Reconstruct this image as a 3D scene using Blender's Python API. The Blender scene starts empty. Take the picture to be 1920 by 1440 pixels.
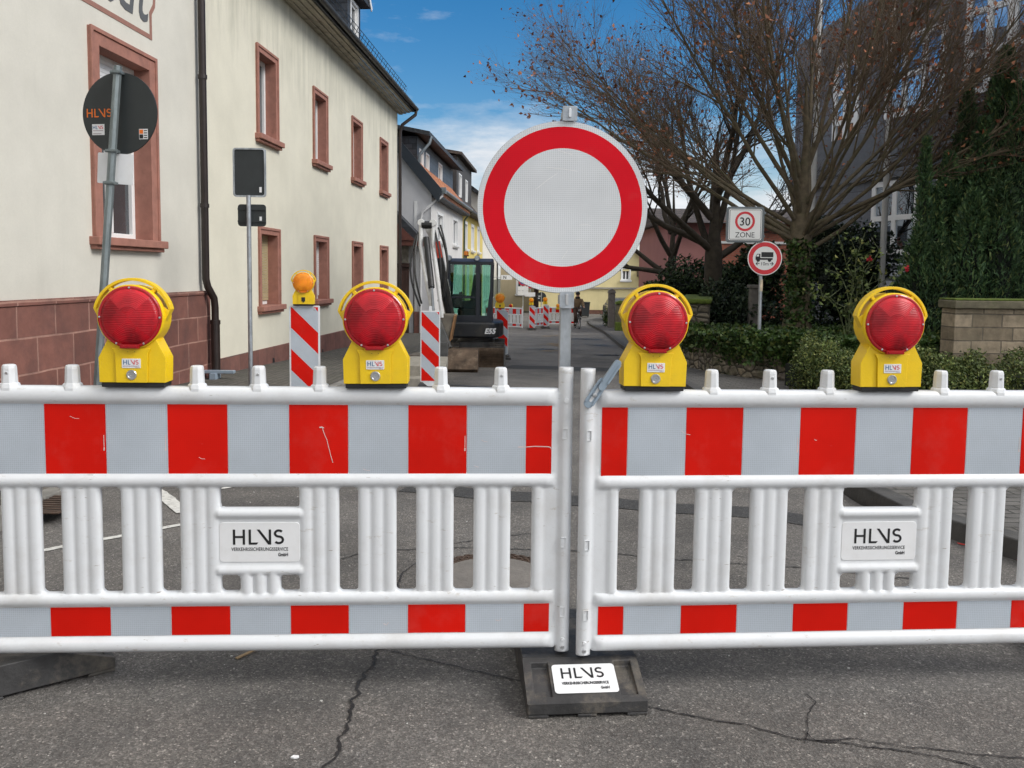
import bpy, bmesh, math, random
import numpy as np
from mathutils import Vector, Matrix
random.seed(7); rng = np.random.default_rng(7)
PI = math.pi
R_ = math.radians
scn = bpy.context.scene
COL = scn.collection

# ------------------------------------------------------------------ camera
CAM_H = 1.45
FPX = 1600.0
TH = math.atan(128/1600.0); RO = 0.012
V0 = 639.0            # the photograph is cropped below its optical centre
_fw = Vector((0, math.cos(TH), -math.sin(TH)))
_r = Vector((1, 0, 0)); _u = Vector((0, math.sin(TH), math.cos(TH)))
RIGHT = math.cos(RO)*_r + math.sin(RO)*_u
UP = math.cos(RO)*_u - math.sin(RO)*_r
CAMP = Vector((0, 0, CAM_H))
cd = bpy.data.cameras.new('camera'); cam = bpy.data.objects.new('camera', cd); COL.objects.link(cam)
m = Matrix.Identity(4)
for i in range(3):
    m[i][0] = RIGHT[i]; m[i][1] = UP[i]; m[i][2] = -_fw[i]; m[i][3] = CAMP[i]
cam.matrix_world = m
cd.sensor_width = 36; cd.lens = 36*FPX/1920; cd.shift_y = -(720-V0)/1920; cd.clip_end = 3000; cd.clip_start = 0.05
scn.camera = cam

def ray(u, v): return _fw + (u-960)/FPX*RIGHT - (v-V0)/FPX*UP
def atY(u, v, Y):
    d = ray(u, v); return CAMP + d*(Y/d.y)
def zg(y):
    """height of the road: level by the barrier, then falling gently down the street"""
    if y < 3: return 0.0
    if y < 48: return -0.033*(y-3)
    return -1.485
def PG(u, v, off=0.0):
    """where the line of sight through a pixel of the photograph meets the road"""
    d = ray(u, v); lo, hi = 0.5, 120.0
    for _ in range(50):
        mid = (lo+hi)/2
        p = CAMP + d*(mid/d.y)
        if p.z > zg(p.y)+off: lo = mid
        else: hi = mid
    p = CAMP + d*(lo/d.y); return p
AF = math.atan(85/1600.0)                # heading of the street
SD = Vector((math.sin(AF), math.cos(AF), 0)); SN = Vector((-math.cos(AF), math.sin(AF), 0))
def F(u, v, D):
    """street-front coordinates (run along the street, height) on a facade D metres to the left"""
    d = ray(u, v); t = D/d.dot(SN); p = CAMP + d*t
    return p.dot(SD), p.z

# ------------------------------------------------------------------ materials
MATS = {}
def _nt(name):
    mt = bpy.data.materials.new(name); mt.use_nodes = True
    nt = mt.node_tree; b = nt.nodes['Principled BSDF']
    return mt, nt, b
def N(nt, t, **kw):
    n = nt.nodes.new(t)
    for k, v in kw.items():
        if k in n.inputs: n.inputs[k].default_value = v
        else: setattr(n, k, v)
    return n
def ramp(nt, src, stops, interp='LINEAR'):
    r = nt.nodes.new('ShaderNodeValToRGB'); cr = r.color_ramp; cr.interpolation = interp
    while len(cr.elements) < len(stops): cr.elements.new(0.5)
    for e, (p, c) in zip(cr.elements, stops):
        e.position = p; e.color = (c[0], c[1], c[2], 1) if hasattr(c, '__len__') else (c, c, c, 1)
    nt.links.new(src, r.inputs[0]); return r
def mixc(nt, fac, a, b, mode='MIX'):
    n = nt.nodes.new('ShaderNodeMix'); n.data_type = 'RGBA'; n.blend_type = mode
    for s, i in ((fac, 0), (a, 6), (b, 7)):
        if isinstance(s, (int, float)): n.inputs[i].default_value = s
        elif isinstance(s, tuple): n.inputs[i].default_value = (s[0], s[1], s[2], 1)
        else: nt.links.new(s, n.inputs[i])
    return n.outputs[2]
def coords(nt, kind='Object'):
    return nt.nodes.new('ShaderNodeTexCoord').outputs[kind]
def noise(nt, co, scale, detail=4, rough=.55, stretch=None):
    if stretch:
        mp = nt.nodes.new('ShaderNodeMapping'); mp.inputs['Scale'].default_value = stretch
        nt.links.new(co, mp.inputs[0]); co = mp.outputs[0]
    n = N(nt, 'ShaderNodeTexNoise', Scale=scale, Detail=detail, Roughness=rough)
    nt.links.new(co, n.inputs['Vector']); return n.outputs['Fac']
def bump(nt, b, h, strength, dist=.01, prev=None):
    n = N(nt, 'ShaderNodeBump', Strength=strength, Distance=dist)
    nt.links.new(h, n.inputs['Height'])
    if prev is not None: nt.links.new(prev, n.inputs['Normal'])
    nt.links.new(n.outputs[0], b.inputs['Normal']); return n.outputs[0]
def pm(name, c, rough=.6, metal=0.0, var=.12, scale=6, bmp=0.0, bscale=60, dirt=None, dirt_amt=.5, dirt_scale=5, spec=.5, coat=0, stretch=None, rvar=.0, bdist=.01):
    if name in MATS: return MATS[name]
    mt, nt, b = _nt(name); co = coords(nt)
    f = noise(nt, co, scale, 5, .6, stretch)
    lo = tuple(x*(1-var) for x in c); hi = tuple(min(1, x*(1+var)) for x in c)
    col = ramp(nt, f, [(.3, lo), (.7, hi)]).outputs[0]
    if dirt:
        g = noise(nt, co, dirt_scale, 8, .7)
        k = ramp(nt, g, [(.5, 0.0), (.72, dirt_amt)]).outputs[0]
        col = mixc(nt, k, col, dirt)
    nt.links.new(col, b.inputs['Base Color'])
    b.inputs['Roughness'].default_value = rough; b.inputs['Metallic'].default_value = metal
    b.inputs['Specular IOR Level'].default_value = spec; b.inputs['Coat Weight'].default_value = coat
    if rvar:
        rr = ramp(nt, noise(nt, co, scale*3, 4), [(.3, max(0, rough-rvar)), (.7, min(1, rough+rvar))]).outputs[0]
        nt.links.new(rr, b.inputs['Roughness'])
    if bmp: bump(nt, b, noise(nt, co, bscale, 6, .6), bmp, bdist)
    MATS[name] = mt; return mt

def asphalt(name, c0, patch=.35, scale=1.0):
    mt, nt, b = _nt(name); co = coords(nt)
    big = noise(nt, co, .75, 6, .65); mid = noise(nt, co, 3.0, 6, .65)
    v = N(nt, 'ShaderNodeTexVoronoi', Scale=185*scale); nt.links.new(co, v.inputs['Vector'])
    hsv = nt.nodes.new('ShaderNodeSeparateColor'); nt.links.new(v.outputs['Color'], hsv.inputs[0])
    grain = ramp(nt, hsv.outputs[0], [(0, (.62, .61, .60)), (.5, (.90, .90, .89)), (.8, (1.12, 1.11, 1.09)), (.97, (1.5, 1.48, 1.44)), (1, (2.6, 2.55, 2.45))]).outputs[0]
    v2 = N(nt, 'ShaderNodeTexVoronoi', Scale=84*scale); nt.links.new(co, v2.inputs['Vector'])
    s2 = nt.nodes.new('ShaderNodeSeparateColor'); nt.links.new(v2.outputs['Color'], s2.inputs[0])
    grain2 = ramp(nt, s2.outputs[1], [(0, .84), (.6, 1.0), (.95, 1.14), (1, 1.7)]).outputs[0]
    base = mixc(nt, ramp(nt, big, [(.35, 0.0), (.65, 1.0)]).outputs[0], tuple(x*(1-patch*.6) for x in c0), tuple(x*(1+patch) for x in c0))
    base = mixc(nt, ramp(nt, mid, [(.35, 0.0), (.75, .45)]).outputs[0], base, (c0[0]*1.22, c0[1]*1.15, c0[2]*1.05))
    col = mixc(nt, 1.0, base, grain, 'MULTIPLY'); col = mixc(nt, 1.0, col, grain2, 'MULTIPLY')
    nt.links.new(col, b.inputs['Base Color']); b.inputs['Roughness'].default_value = .82
    b.inputs['Specular IOR Level'].default_value = .35
    h = nt.nodes.new('ShaderNodeMath'); h.operation = 'ADD'
    nt.links.new(v.outputs['Distance'], h.inputs[0]); nt.links.new(noise(nt, co, 90, 4), h.inputs[1])
    bump(nt, b, h.outputs[0], .42, .005)
    MATS[name] = mt; return mt

def bricks(name, c1, c2, mortar, bw, bh, msize=.012, axes='xz', rough=.8, bmp=.5, off=.5, var=.3, grime=None):
    """coursed stone, brick or sett pattern in the object's own metres"""
    mt, nt, b = _nt(name); co = coords(nt)
    sp = nt.nodes.new('ShaderNodeSeparateXYZ'); nt.links.new(co, sp.inputs[0])
    cb = nt.nodes.new('ShaderNodeCombineXYZ')
    for i, a in enumerate(axes): nt.links.new(sp.outputs['xyz'.index(a)], cb.inputs[i])
    wob = N(nt, 'ShaderNodeTexNoise', Scale=1.6, Detail=2); nt.links.new(co, wob.inputs['Vector'])
    vm = nt.nodes.new('ShaderNodeVectorMath'); vm.operation = 'MULTIPLY_ADD'
    nt.links.new(wob.outputs['Color'], vm.inputs[0]); vm.inputs[1].default_value = (.03, .03, 0); nt.links.new(cb.outputs[0], vm.inputs[2])
    t = nt.nodes.new('ShaderNodeTexBrick'); nt.links.new(vm.outputs[0], t.inputs['Vector'])
    t.offset = off
    t.inputs['Scale'].default_value = 1; t.inputs['Brick Width'].default_value = bw; t.inputs['Row Height'].default_value = bh
    t.inputs['Mortar Size'].default_value = msize; t.inputs['Mortar Smooth'].default_value = .3
    t.inputs['Color1'].default_value = (*c1, 1); t.inputs['Color2'].default_value = (*c2, 1); t.inputs['Mortar'].default_value = (*mortar, 1)
    f = noise(nt, co, 5, 7, .65)
    col = mixc(nt, 1.0, t.outputs['Color'], ramp(nt, f, [(.25, 1-var), (.75, 1+var)]).outputs[0], 'MULTIPLY')
    if grime:
        col = mixc(nt, ramp(nt, noise(nt, co, 2.2, 7, .7), [(.45, 0.0), (.7, .7)]).outputs[0], col, grime)
    nt.links.new(col, b.inputs['Base Color']); b.inputs['Roughness'].default_value = rough
    inv = nt.nodes.new('ShaderNodeMath'); inv.operation = 'MULTIPLY_ADD'
    nt.links.new(t.outputs['Fac'], inv.inputs[0]); inv.inputs[1].default_value = -1.0
    nt.links.new(f, inv.inputs[2])
    bump(nt, b, inv.outputs[0], bmp, .02)
    MATS[name] = mt; return mt

def render_wall(name, c, streak=(.1, .11, .07), ztop=None, amt=.5, zlow=None):
    """painted render with weathering that starts under the eaves"""
    mt, nt, b = _nt(name); co = coords(nt)
    f = noise(nt, co, 1.1, 6, .6); g = noise(nt, co, 30, 5, .6)
    col = mixc(nt, ramp(nt, f, [(.3, 0.0), (.7, 1.0)]).outputs[0], tuple(x*.9 for x in c), tuple(min(1, x*1.05) for x in c))
    col = mixc(nt, ramp(nt, g, [(.3, .0), (.7, .25)]).outputs[0], col, tuple(x*.8 for x in c))
    st = noise(nt, co, 2.6, 7, .72, (1.0, 1.0, .13))
    if ztop is not None:
        sp = nt.nodes.new('ShaderNodeSeparateXYZ'); nt.links.new(co, sp.inputs[0])
        mr = nt.nodes.new('ShaderNodeMapRange'); nt.links.new(sp.outputs[2], mr.inputs[0])
        mr.inputs[1].default_value = ztop-3.0; mr.inputs[2].default_value = ztop; mr.inputs[3].default_value = -.12; mr.inputs[4].default_value = .2
        ad = nt.nodes.new('ShaderNodeMath'); ad.operation = 'ADD'; nt.links.new(st, ad.inputs[0]); nt.links.new(mr.outputs[0], ad.inputs[1]); st = ad.outputs[0]
    col = mixc(nt, ramp(nt, st, [(.52, 0.0), (.82, amt)]).outputs[0], col, streak)
    if zlow is not None:
        sp2 = nt.nodes.new('ShaderNodeSeparateXYZ'); nt.links.new(co, sp2.inputs[0])
        mr2 = nt.nodes.new('ShaderNodeMapRange'); nt.links.new(sp2.outputs[2], mr2.inputs[0])
        mr2.inputs[1].default_value = zlow; mr2.inputs[2].default_value = zlow+.9; mr2.inputs[3].default_value = .3; mr2.inputs[4].default_value = 0
        mu = nt.nodes.new('ShaderNodeMath'); mu.operation = 'MULTIPLY'; nt.links.new(mr2.outputs[0], mu.inputs[0]); nt.links.new(noise(nt, co, 3, 6), mu.inputs[1])
        col = mixc(nt, mu.outputs[0], col, tuple(x*.45 for x in c))
    nt.links.new(col, b.inputs['Base Color']); b.inputs['Roughness'].default_value = .9; b.inputs['Specular IOR Level'].default_value = .2
    bump(nt, b, noise(nt, co, 70, 6, .65), .25, .008)
    MATS[name] = mt; return mt

def foil(name, c, cell=.16, rough=.38, scale=230, spec=.4):
    """retro-reflective sheeting: a fine honeycomb under a smooth film"""
    mt, nt, b = _nt(name); co = coords(nt)
    v = N(nt, 'ShaderNodeTexVoronoi', Scale=scale, Randomness=.08); v.feature = 'DISTANCE_TO_EDGE'; nt.links.new(co, v.inputs['Vector'])
    k = ramp(nt, v.outputs['Distance'], [(.0, 1+cell), (.16, 1.0), (.4, 1-cell*.35)]).outputs[0]
    f = noise(nt, co, 2.5, 4); sc = noise(nt, co, 9, 9, .75, (1, 1, 5))
    col = mixc(nt, ramp(nt, f, [(.3, 0.0), (.7, 1.0)]).outputs[0], tuple(x*.86 for x in c), tuple(min(1, x*1.08) for x in c))
    col = mixc(nt, 1.0, col, k, 'MULTIPLY')
    col = mixc(nt, ramp(nt, noise(nt, co, 3.3, 8, .7), [(.55, 0.0), (.75, .09)]).outputs[0], col, (.3, .27, .24))
    col = mixc(nt, ramp(nt, sc, [(.68, 0.0), (.8, .35)]).outputs[0], col, (.62, .6, .58))
    nt.links.new(col, b.inputs['Base Color']); b.inputs['Roughness'].default_value = rough
    b.inputs['Specular IOR Level'].default_value = spec
    MATS[name] = mt; return mt

def lens_mat(name, c, c2):
    """moulded signal lens: rings above and below, straight ribs left and right"""
    mt, nt, b = _nt(name); co = coords(nt)
    sp = nt.nodes.new('ShaderNodeSeparateXYZ'); nt.links.new(co, sp.inputs[0])
    def M(op, a, bb=None, v=None):
        n = nt.nodes.new('ShaderNodeMath'); n.operation = op
        nt.links.new(a, n.inputs[0])
        if bb is not None: nt.links.new(bb, n.inputs[1])
        if v is not None: n.inputs[1].default_value = v
        return n.outputs[0]
    x, z = sp.outputs[0], sp.outputs[2]
    r = M('SQRT', M('ADD', M('MULTIPLY', x, x), M('MULTIPLY', z, z)))
    side = M('GREATER_THAN', M('ABSOLUTE', x), M('ABSOLUTE', z))
    core = M('LESS_THAN', r, v=.045)
    rings = M('SINE', M('MULTIPLY', r, v=1000.0)); ribs = M('SINE', M('MULTIPLY', z, v=1000.0))
    mx = nt.nodes.new('ShaderNodeMix'); mx.data_type = 'FLOAT'
    nt.links.new(M('MULTIPLY', side, M('SUBTRACT', M('ADD', core, v=0.0), v=0.0)), mx.inputs[0])
    nt.links.new(side, mx.inputs[0]); nt.links.new(rings, mx.inputs[2]); nt.links.new(ribs, mx.inputs[3])
    h = mx.outputs[0]
    shade = ramp(nt, noise(nt, co, 11, 3), [(.40, 0.0), (.62, 1.0)]).outputs[0]
    col = mixc(nt, shade, c, c2)
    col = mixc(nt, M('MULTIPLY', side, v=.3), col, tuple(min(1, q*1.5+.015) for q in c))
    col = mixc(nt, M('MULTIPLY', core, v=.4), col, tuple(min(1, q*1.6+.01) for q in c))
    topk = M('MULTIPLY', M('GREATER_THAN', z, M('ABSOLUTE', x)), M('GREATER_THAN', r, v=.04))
    col = mixc(nt, M('MULTIPLY', topk, v=.30), col, tuple(min(1, q*1.15+.045) for q in c2))  # lighter top sector: sky reflection painted into the lens colour
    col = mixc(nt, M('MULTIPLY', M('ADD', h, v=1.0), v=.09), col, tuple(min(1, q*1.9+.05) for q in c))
    nt.links.new(col, b.inputs['Base Color']); b.inputs['Roughness'].default_value = .25
    b.inputs['Specular IOR Level'].default_value = .22; b.inputs['Coat Weight'].default_value = .08; b.inputs['Coat Roughness'].default_value = .08
    bump(nt, b, h, .28, .0016)
    MATS[name] = mt; return mt

def glass(name, tint=(.02, .025, .03), rough=.03):
    if name in MATS: return MATS[name]
    mt, nt, b = _nt(name); co = coords(nt)
    f = noise(nt, co, .9, 3)
    nt.links.new(mixc(nt, ramp(nt, f, [(.35, 0.0), (.65, 1.0)]).outputs[0], tint, tuple(x*2.2 for x in tint)), b.inputs['Base Color'])
    b.inputs['Roughness'].default_value = rough; b.inputs['Specular IOR Level'].default_value = .9
    bump(nt, b, noise(nt, co, 1.2, 2), .05, .02)
    MATS[name] = mt; return mt

def clear_glass(name, tint=(.75, .9, .85)):
    mt, nt, b = _nt(name)
    b.inputs['Base Color'].default_value = (*tint, 1); b.inputs['Roughness'].default_value = .02
    tr = N(nt, 'ShaderNodeBsdfTransparent'); tr.inputs[0].default_value = (*tint, 1)
    gl = N(nt, 'ShaderNodeBsdfGlossy', Roughness=.02); gl.inputs[0].default_value = (1, 1, 1, 1)
    lw = N(nt, 'ShaderNodeFresnel', IOR=1.5)
    mx = nt.nodes.new('ShaderNodeMixShader'); nt.links.new(lw.outputs[0], mx.inputs[0]); nt.links.new(tr.outputs[0], mx.inputs[1]); nt.links.new(gl.outputs[0], mx.inputs[2])
    nt.links.new(mx.outputs[0], nt.nodes['Material Output'].inputs[0])
    MATS[name] = mt; return mt

def leafm(name, stops, rough=.55, trans=0):
    mt, nt, b = _nt(name)
    g = nt.nodes.new('ShaderNodeNewGeometry')
    r = ramp(nt, g.outputs['Random Per Island'], stops).outputs[0]
    co = coords(nt); f = noise(nt, co, 1.3, 4)
    col = mixc(nt, 1.0, r, ramp(nt, f, [(.3, .55), (.7, 1.35)]).outputs[0], 'MULTIPLY')
    nt.links.new(col, b.inputs['Base Color']); b.inputs['Roughness'].default_value = rough
    b.inputs['Specular IOR Level'].default_value = .3
    MATS[name] = mt; return mt

# ------------------------------------------------------------------ object helpers
def link(o, parent=None):
    COL.objects.link(o)
    if parent is not None: o.parent = parent
    return o
def tag(o, label, cat, group=None):
    o['label'] = label; o['category'] = cat
    if group: o['group'] = group
    return o
def thing(name, label, cat, loc=(0, 0, 0), rz=0.0, group=None):
    o = bpy.data.objects.new(name, None); COL.objects.link(o)
    o.empty_display_size = .1
    o.location = loc; o.rotation_euler = (0, 0, rz)
    return tag(o, label, cat, group)
def structure(o): o['kind'] = 'structure'; return o

class B:
    """collects shapes and links them as one mesh object"""
    def __init__(s): s.bm = bmesh.new(); s.mi = 0
    def _f(s, vs):
        try:
            f = s.bm.faces.new(vs); f.material_index = s.mi; return f
        except ValueError: return None
    def quad(s, *ps):
        return s._f([s.bm.verts.new(p) for p in ps])
    def box(s, x0, x1, y0, y1, z0, z1, M=None):
        P = [(x, y, z) for x in (x0, x1) for y in (y0, y1) for z in (z0, z1)]
        v = [s.bm.verts.new(M @ Vector(p) if M else p) for p in P]
        for q in ((0, 1, 3, 2), (4, 6, 7, 5), (0, 4, 5, 1), (2, 3, 7, 6), (0, 2, 6, 4), (1, 5, 7, 3)): s._f([v[i] for i in q])
        return s
    def bar(s, a, b, w, h=None, up=(0, 0, 1)):
        """box beam from a to b"""
        a, b = Vector(a), Vector(b); d = b-a; L = d.length
        if L < 1e-6: return s
        d.normalize(); up = Vector(up)
        if abs(d.dot(up)) > .98: up = Vector((0, 1, 0))
        x = d.cross(up).normalized(); y = x.cross(d)
        M = Matrix((( *x, 0), (*d, 0), (*y, 0), (0, 0, 0, 1))).transposed(); M.translation = a
        h = h or w
        return s.box(-w/2, w/2, 0, L, -h/2, h/2, M)
    def tube(s, pts, r, n=10, cap=True, rot=0.0):
        """round bar along points; r a number or one per point"""
        pts = [Vector(p) for p in pts]; rr = r if hasattr(r, '__len__') else [r]*len(pts)
        rings = []; prevx = None
        for i, p in enumerate(pts):
            d = (pts[min(i+1, len(pts)-1)]-pts[max(i-1, 0)]).normalized()
            if prevx is None:
                a = Vector((0, 0, 1)) if abs(d.z) < .9 else Vector((1, 0, 0))
                x = d.cross(a).normalized()
            else:
                x = prevx - d*prevx.dot(d); x.normalize()
            prevx = x; y = d.cross(x)
            rings.append([s.bm.verts.new(p + (x*math.cos(2*PI*k/n+rot) + y*math.sin(2*PI*k/n+rot))*rr[i]) for k in range(n)])
        for A, Bq in zip(rings, rings[1:]):
            for k in range(n): s._f([A[k], A[(k+1) % n], Bq[(k+1) % n], Bq[k]])
        if cap: s._f(rings[0][::-1]); s._f(rings[-1])
        return s
    def lathe(s, prof, n=32, M=None, axis='z'):
        """profile (radius, height) turned about an axis"""
        rings = []
        for (r, h) in prof:
            ring = []
            for k in range(n if r > 1e-6 else 1):
                a = 2*PI*k/n
                p = {'z': (r*math.cos(a), r*math.sin(a), h), 'y': (r*math.cos(a), h, r*math.sin(a)), 'x': (h, r*math.cos(a), r*math.sin(a))}[axis]
                ring.append(s.bm.verts.new(M @ Vector(p) if M else p))
            rings.append(ring)
        for A, C in zip(rings, rings[1:]):
            for k in range(n):
                a = [A[k % len(A)], A[(k+1) % len(A)]] if len(A) > 1 else [A[0]]
                c = [C[(k+1) % len(C)], C[k % len(C)]] if len(C) > 1 else [C[0]]
                s._f(a+c)
        if len(rings[0]) > 1: s._f(rings[0][::-1])
        if len(rings[-1]) > 1: s._f(rings[-1])
        return s
    def prism(s, poly, y0, y1, M=None, plane='xz'):
        """flat outline pushed through from y0 to y1"""
        def P(a, b, t):
            p = {'xz': (a, t, b), 'xy': (a, b, t), 'yz': (t, a, b)}[plane]
            return M @ Vector(p) if M else Vector(p)
        A = [s.bm.verts.new(P(a, b, y0)) for a, b in poly]; C = [s.bm.verts.new(P(a, b, y1)) for a, b in poly]
        s._f(A[::-1]); s._f(C); n = len(poly)
        for i in range(n): s._f([A[i], A[(i+1) % n], C[(i+1) % n], C[i]])
        return s
    def obj(s, name, mats, parent=None, smooth=False, bevel=0.0, seg=2, loc=None):
        bmesh.ops.recalc_face_normals(s.bm, faces=s.bm.faces)
        me = bpy.data.meshes.new(name); s.bm.to_mesh(me); s.bm.free()
        for q in (mats if isinstance(mats, (list, tuple)) else [mats]): me.materials.append(q)
        if smooth:
            me.polygons.foreach_set('use_smooth', [True]*len(me.polygons))
            me.set_sharp_from_angle(angle=R_(smooth if smooth is not True else 40))
        o = link(bpy.data.objects.new(name, me), parent)
        if loc is not None: o.location = loc
        if bevel:
            bv = o.modifiers.new('bevel', 'BEVEL'); bv.width = bevel; bv.segments = seg; bv.limit_method = 'ANGLE'; bv.angle_limit = R_(35)
            bv.harden_normals = True
        return o

def rrect(x0, x1, z0, z1, r, n=4):
    out = []
    for cx, cz, a0 in ((x1-r, z1-r, 0), (x0+r, z1-r, 90), (x0+r, z0+r, 180), (x1-r, z0+r, 270)):
        for k in range(n+1):
            a = R_(a0+90*k/n); out.append((cx+r*math.cos(a), cz+r*math.sin(a)))
    return out
def clip_poly(poly, x0, x1, z0, z1):
    def cl(pl, ins, cut):
        o = []
        for i in range(len(pl)):
            a, b = pl[i], pl[(i+1) % len(pl)]
            if ins(a):
                o.append(a)
                if not ins(b): o.append(cut(a, b))
            elif ins(b): o.append(cut(a, b))
        return o
    def X(v): return lambda a, b: (v, a[1]+(b[1]-a[1])*(v-a[0])/(b[0]-a[0]))
    def Z(v): return lambda a, b: (a[0]+(b[0]-a[0])*(v-a[1])/(b[1]-a[1]), v)
    for ins, cut in ((lambda p: p[0] >= x0, X(x0)), (lambda p: p[0] <= x1, X(x1)), (lambda p: p[1] >= z0, Z(z0)), (lambda p: p[1] <= z1, Z(z1))):
        if poly: poly = cl(poly, ins, cut)
    return poly

def npmesh(name, verts, faces, mat, parent=None, smooth=False):
    """mesh from numpy arrays of vertices (n,3) and equal-sized faces (m,k)"""
    me = bpy.data.meshes.new(name); k = faces.shape[1]
    me.vertices.add(len(verts)); me.vertices.foreach_set('co', np.ascontiguousarray(verts, dtype=np.float32).ravel())
    me.loops.add(faces.size); me.loops.foreach_set('vertex_index', np.ascontiguousarray(faces, dtype=np.int32).ravel())
    me.polygons.add(len(faces)); me.polygons.foreach_set('loop_start', np.arange(0, faces.size, k, dtype=np.int32))
    me.update(calc_edges=True); me.validate()
    for q in (mat if isinstance(mat, (list, tuple)) else [mat]): me.materials.append(q)
    if smooth: me.polygons.foreach_set('use_smooth', [True]*len(me.polygons))
    return link(bpy.data.objects.new(name, me), parent)
def leaf_cloud(name, pts, size, mat, parent=None, aspect=.55, normal=None, up=None, jitter=1.0):
    """many small folded leaf faces at the given points"""
    n = len(pts); pts = np.asarray(pts, dtype=float)
    sz = size*(.6+.8*rng.random(n))[:, None]
    d = rng.normal(size=(n, 3))*jitter
    if up is not None: d = d + np.asarray(up)
    d /= np.linalg.norm(d, axis=1)[:, None]
    e = rng.normal(size=(n, 3))
    if normal is not None: e = np.cross(np.asarray(normal)+.6*rng.normal(size=(n, 3)), d)
    e -= (e*d).sum(1)[:, None]*d; e /= np.linalg.norm(e, axis=1)[:, None]+1e-9
    w = np.cross(d, e)*.25*sz
    V = np.stack([pts, pts+d*sz*.5+e*sz*aspect*.5+w, pts+d*sz, pts+d*sz*.5-e*sz*aspect*.5+w], 1).reshape(-1, 3)
    Fc = np.arange(4*n).reshape(n, 4)
    return npmesh(name, V, Fc, mat, parent)
def tubes(name, segs, mat, parent=None, n=4):
    """tapered limbs: segs is a list of (p0, p1, r0, r1)"""
    S = np.array([[*a, *b, r0, r1] for a, b, r0, r1 in segs], dtype=float)
    a, b, r0, r1 = S[:, :3], S[:, 3:6], S[:, 6:7], S[:, 7:8]
    d = b-a; d /= np.linalg.norm(d, axis=1)[:, None]+1e-9
    ref = np.where(np.abs(d[:, 2:3]) < .9, np.array([[0, 0, 1.]]), np.array([[1., 0, 0]]))
    x = np.cross(d, ref); x /= np.linalg.norm(x, axis=1)[:, None]+1e-9; y = np.cross(d, x)
    V = []
    for p, r in ((a, r0), (b, r1)):
        for k in range(n):
            t = 2*PI*k/n; V.append(p+(x*math.cos(t)+y*math.sin(t))*r)
    V = np.stack(V, 1).reshape(-1, 3); m_ = len(S)
    base = (np.arange(m_)*2*n)[:, None]
    Fc = np.concatenate([base+np.array([[k, (k+1) % n, n+(k+1) % n, n+k]]) for k in range(n)], 0)
    return npmesh(name, V, Fc, mat, parent, smooth=True)

_txt = {}
def text(name, s, size, mat, parent, loc, rot=(R_(90), 0, 0), align='CENTER', depth=.0004, shear=0, spacing=1.0, xs=1.0, bold=0.0):
    key = (s, size, align, shear, spacing, bold)
    if key not in _txt:
        cu = bpy.data.curves.new('lettering', 'FONT'); cu.body = s; cu.size = size; cu.align_x = align; cu.align_y = 'BOTTOM_BASELINE'
        cu.extrude = depth; cu.shear = shear; cu.space_character = spacing; cu.offset = bold; cu.resolution_u = 3
        t = bpy.data.objects.new('lettering', cu); COL.objects.link(t)
        dg = bpy.context.evaluated_depsgraph_get(); dg.update()
        me = bpy.data.meshes.new_from_object(t.evaluated_get(dg)); bpy.data.objects.remove(t); bpy.data.curves.remove(cu)
        _txt[key] = me
    me = _txt[key].copy(); me.materials.clear(); me.materials.append(mat)
    o = link(bpy.data.objects.new(name, me), parent); o.location = loc; o.rotation_euler = rot; o.scale = (xs, 1, 1)
    return o
def stroke(b, pts, w, y0, y1, sx=1, ox=0, oz=0):
    """flat ribbon along points in the xz plane, given a thickness"""
    L, Rr = [], []
    for i, p in enumerate(pts):
        a = Vector(pts[max(i-1, 0)]); c = Vector(pts[min(i+1, len(pts)-1)]); d = (c-a).normalized(); n = Vector((-d.y, d.x))*w/2
        L.append((p[0]+n.x, p[1]+n.y)); Rr.append((p[0]-n.x, p[1]-n.y))
    for i in range(len(pts)-1):
        b.prism([(ox+sx*q[0], oz+sx*q[1]) for q in (Rr[i], Rr[i+1], L[i+1], L[i])], y0, y1)
def logo(name, h, parent, y, cx, z0, m1, m2=None, rot=None):
    """the firm's letters H L V S as flat shapes facing -y, cap height h, centred on cx"""
    mats = [m1, m2 or m1]; b = B(); ox = cx-1.62*h; d = .0006
    def pr(poly): b.prism([(ox+x*h, z0+z*h) for x, z in poly], y-d, y)
    pr([(0, 0), (.15, 0), (.15, 1), (0, 1)]); pr([(.62, 0), (.77, 0), (.77, 1), (.62, 1)]); pr([(.15, .44), (.62, .44), (.62, .58), (.15, .58)])
    pr([(1.0, 0), (1.15, 0), (1.15, 1), (1.0, 1)]); pr([(1.15, 0), (1.5, 0), (1.62, .14), (1.15, .14)])
    b.mi = 1
    pr([(1.52, 1), (1.7, 1), (2.28, .22), (2.28, 0), (2.24, 0)]); pr([(2.28, 0), (2.43, 0), (2.43, 1), (2.28, 1)])
    S = []
    for k in range(15):
        a = R_(35+ (270-35)*k/14); S.append((2.92+.24*math.cos(a), .735+.2*math.sin(a)))
    for k in range(1, 15):
        a = R_(90-(90+145)*k/14); S.append((2.92+.26*math.cos(a), .29+.22*math.sin(a)+.025))
    stroke(b, S, .15, y-d, y, h, ox, z0)
    o = b.obj(name, mats, parent)
    return o
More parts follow.
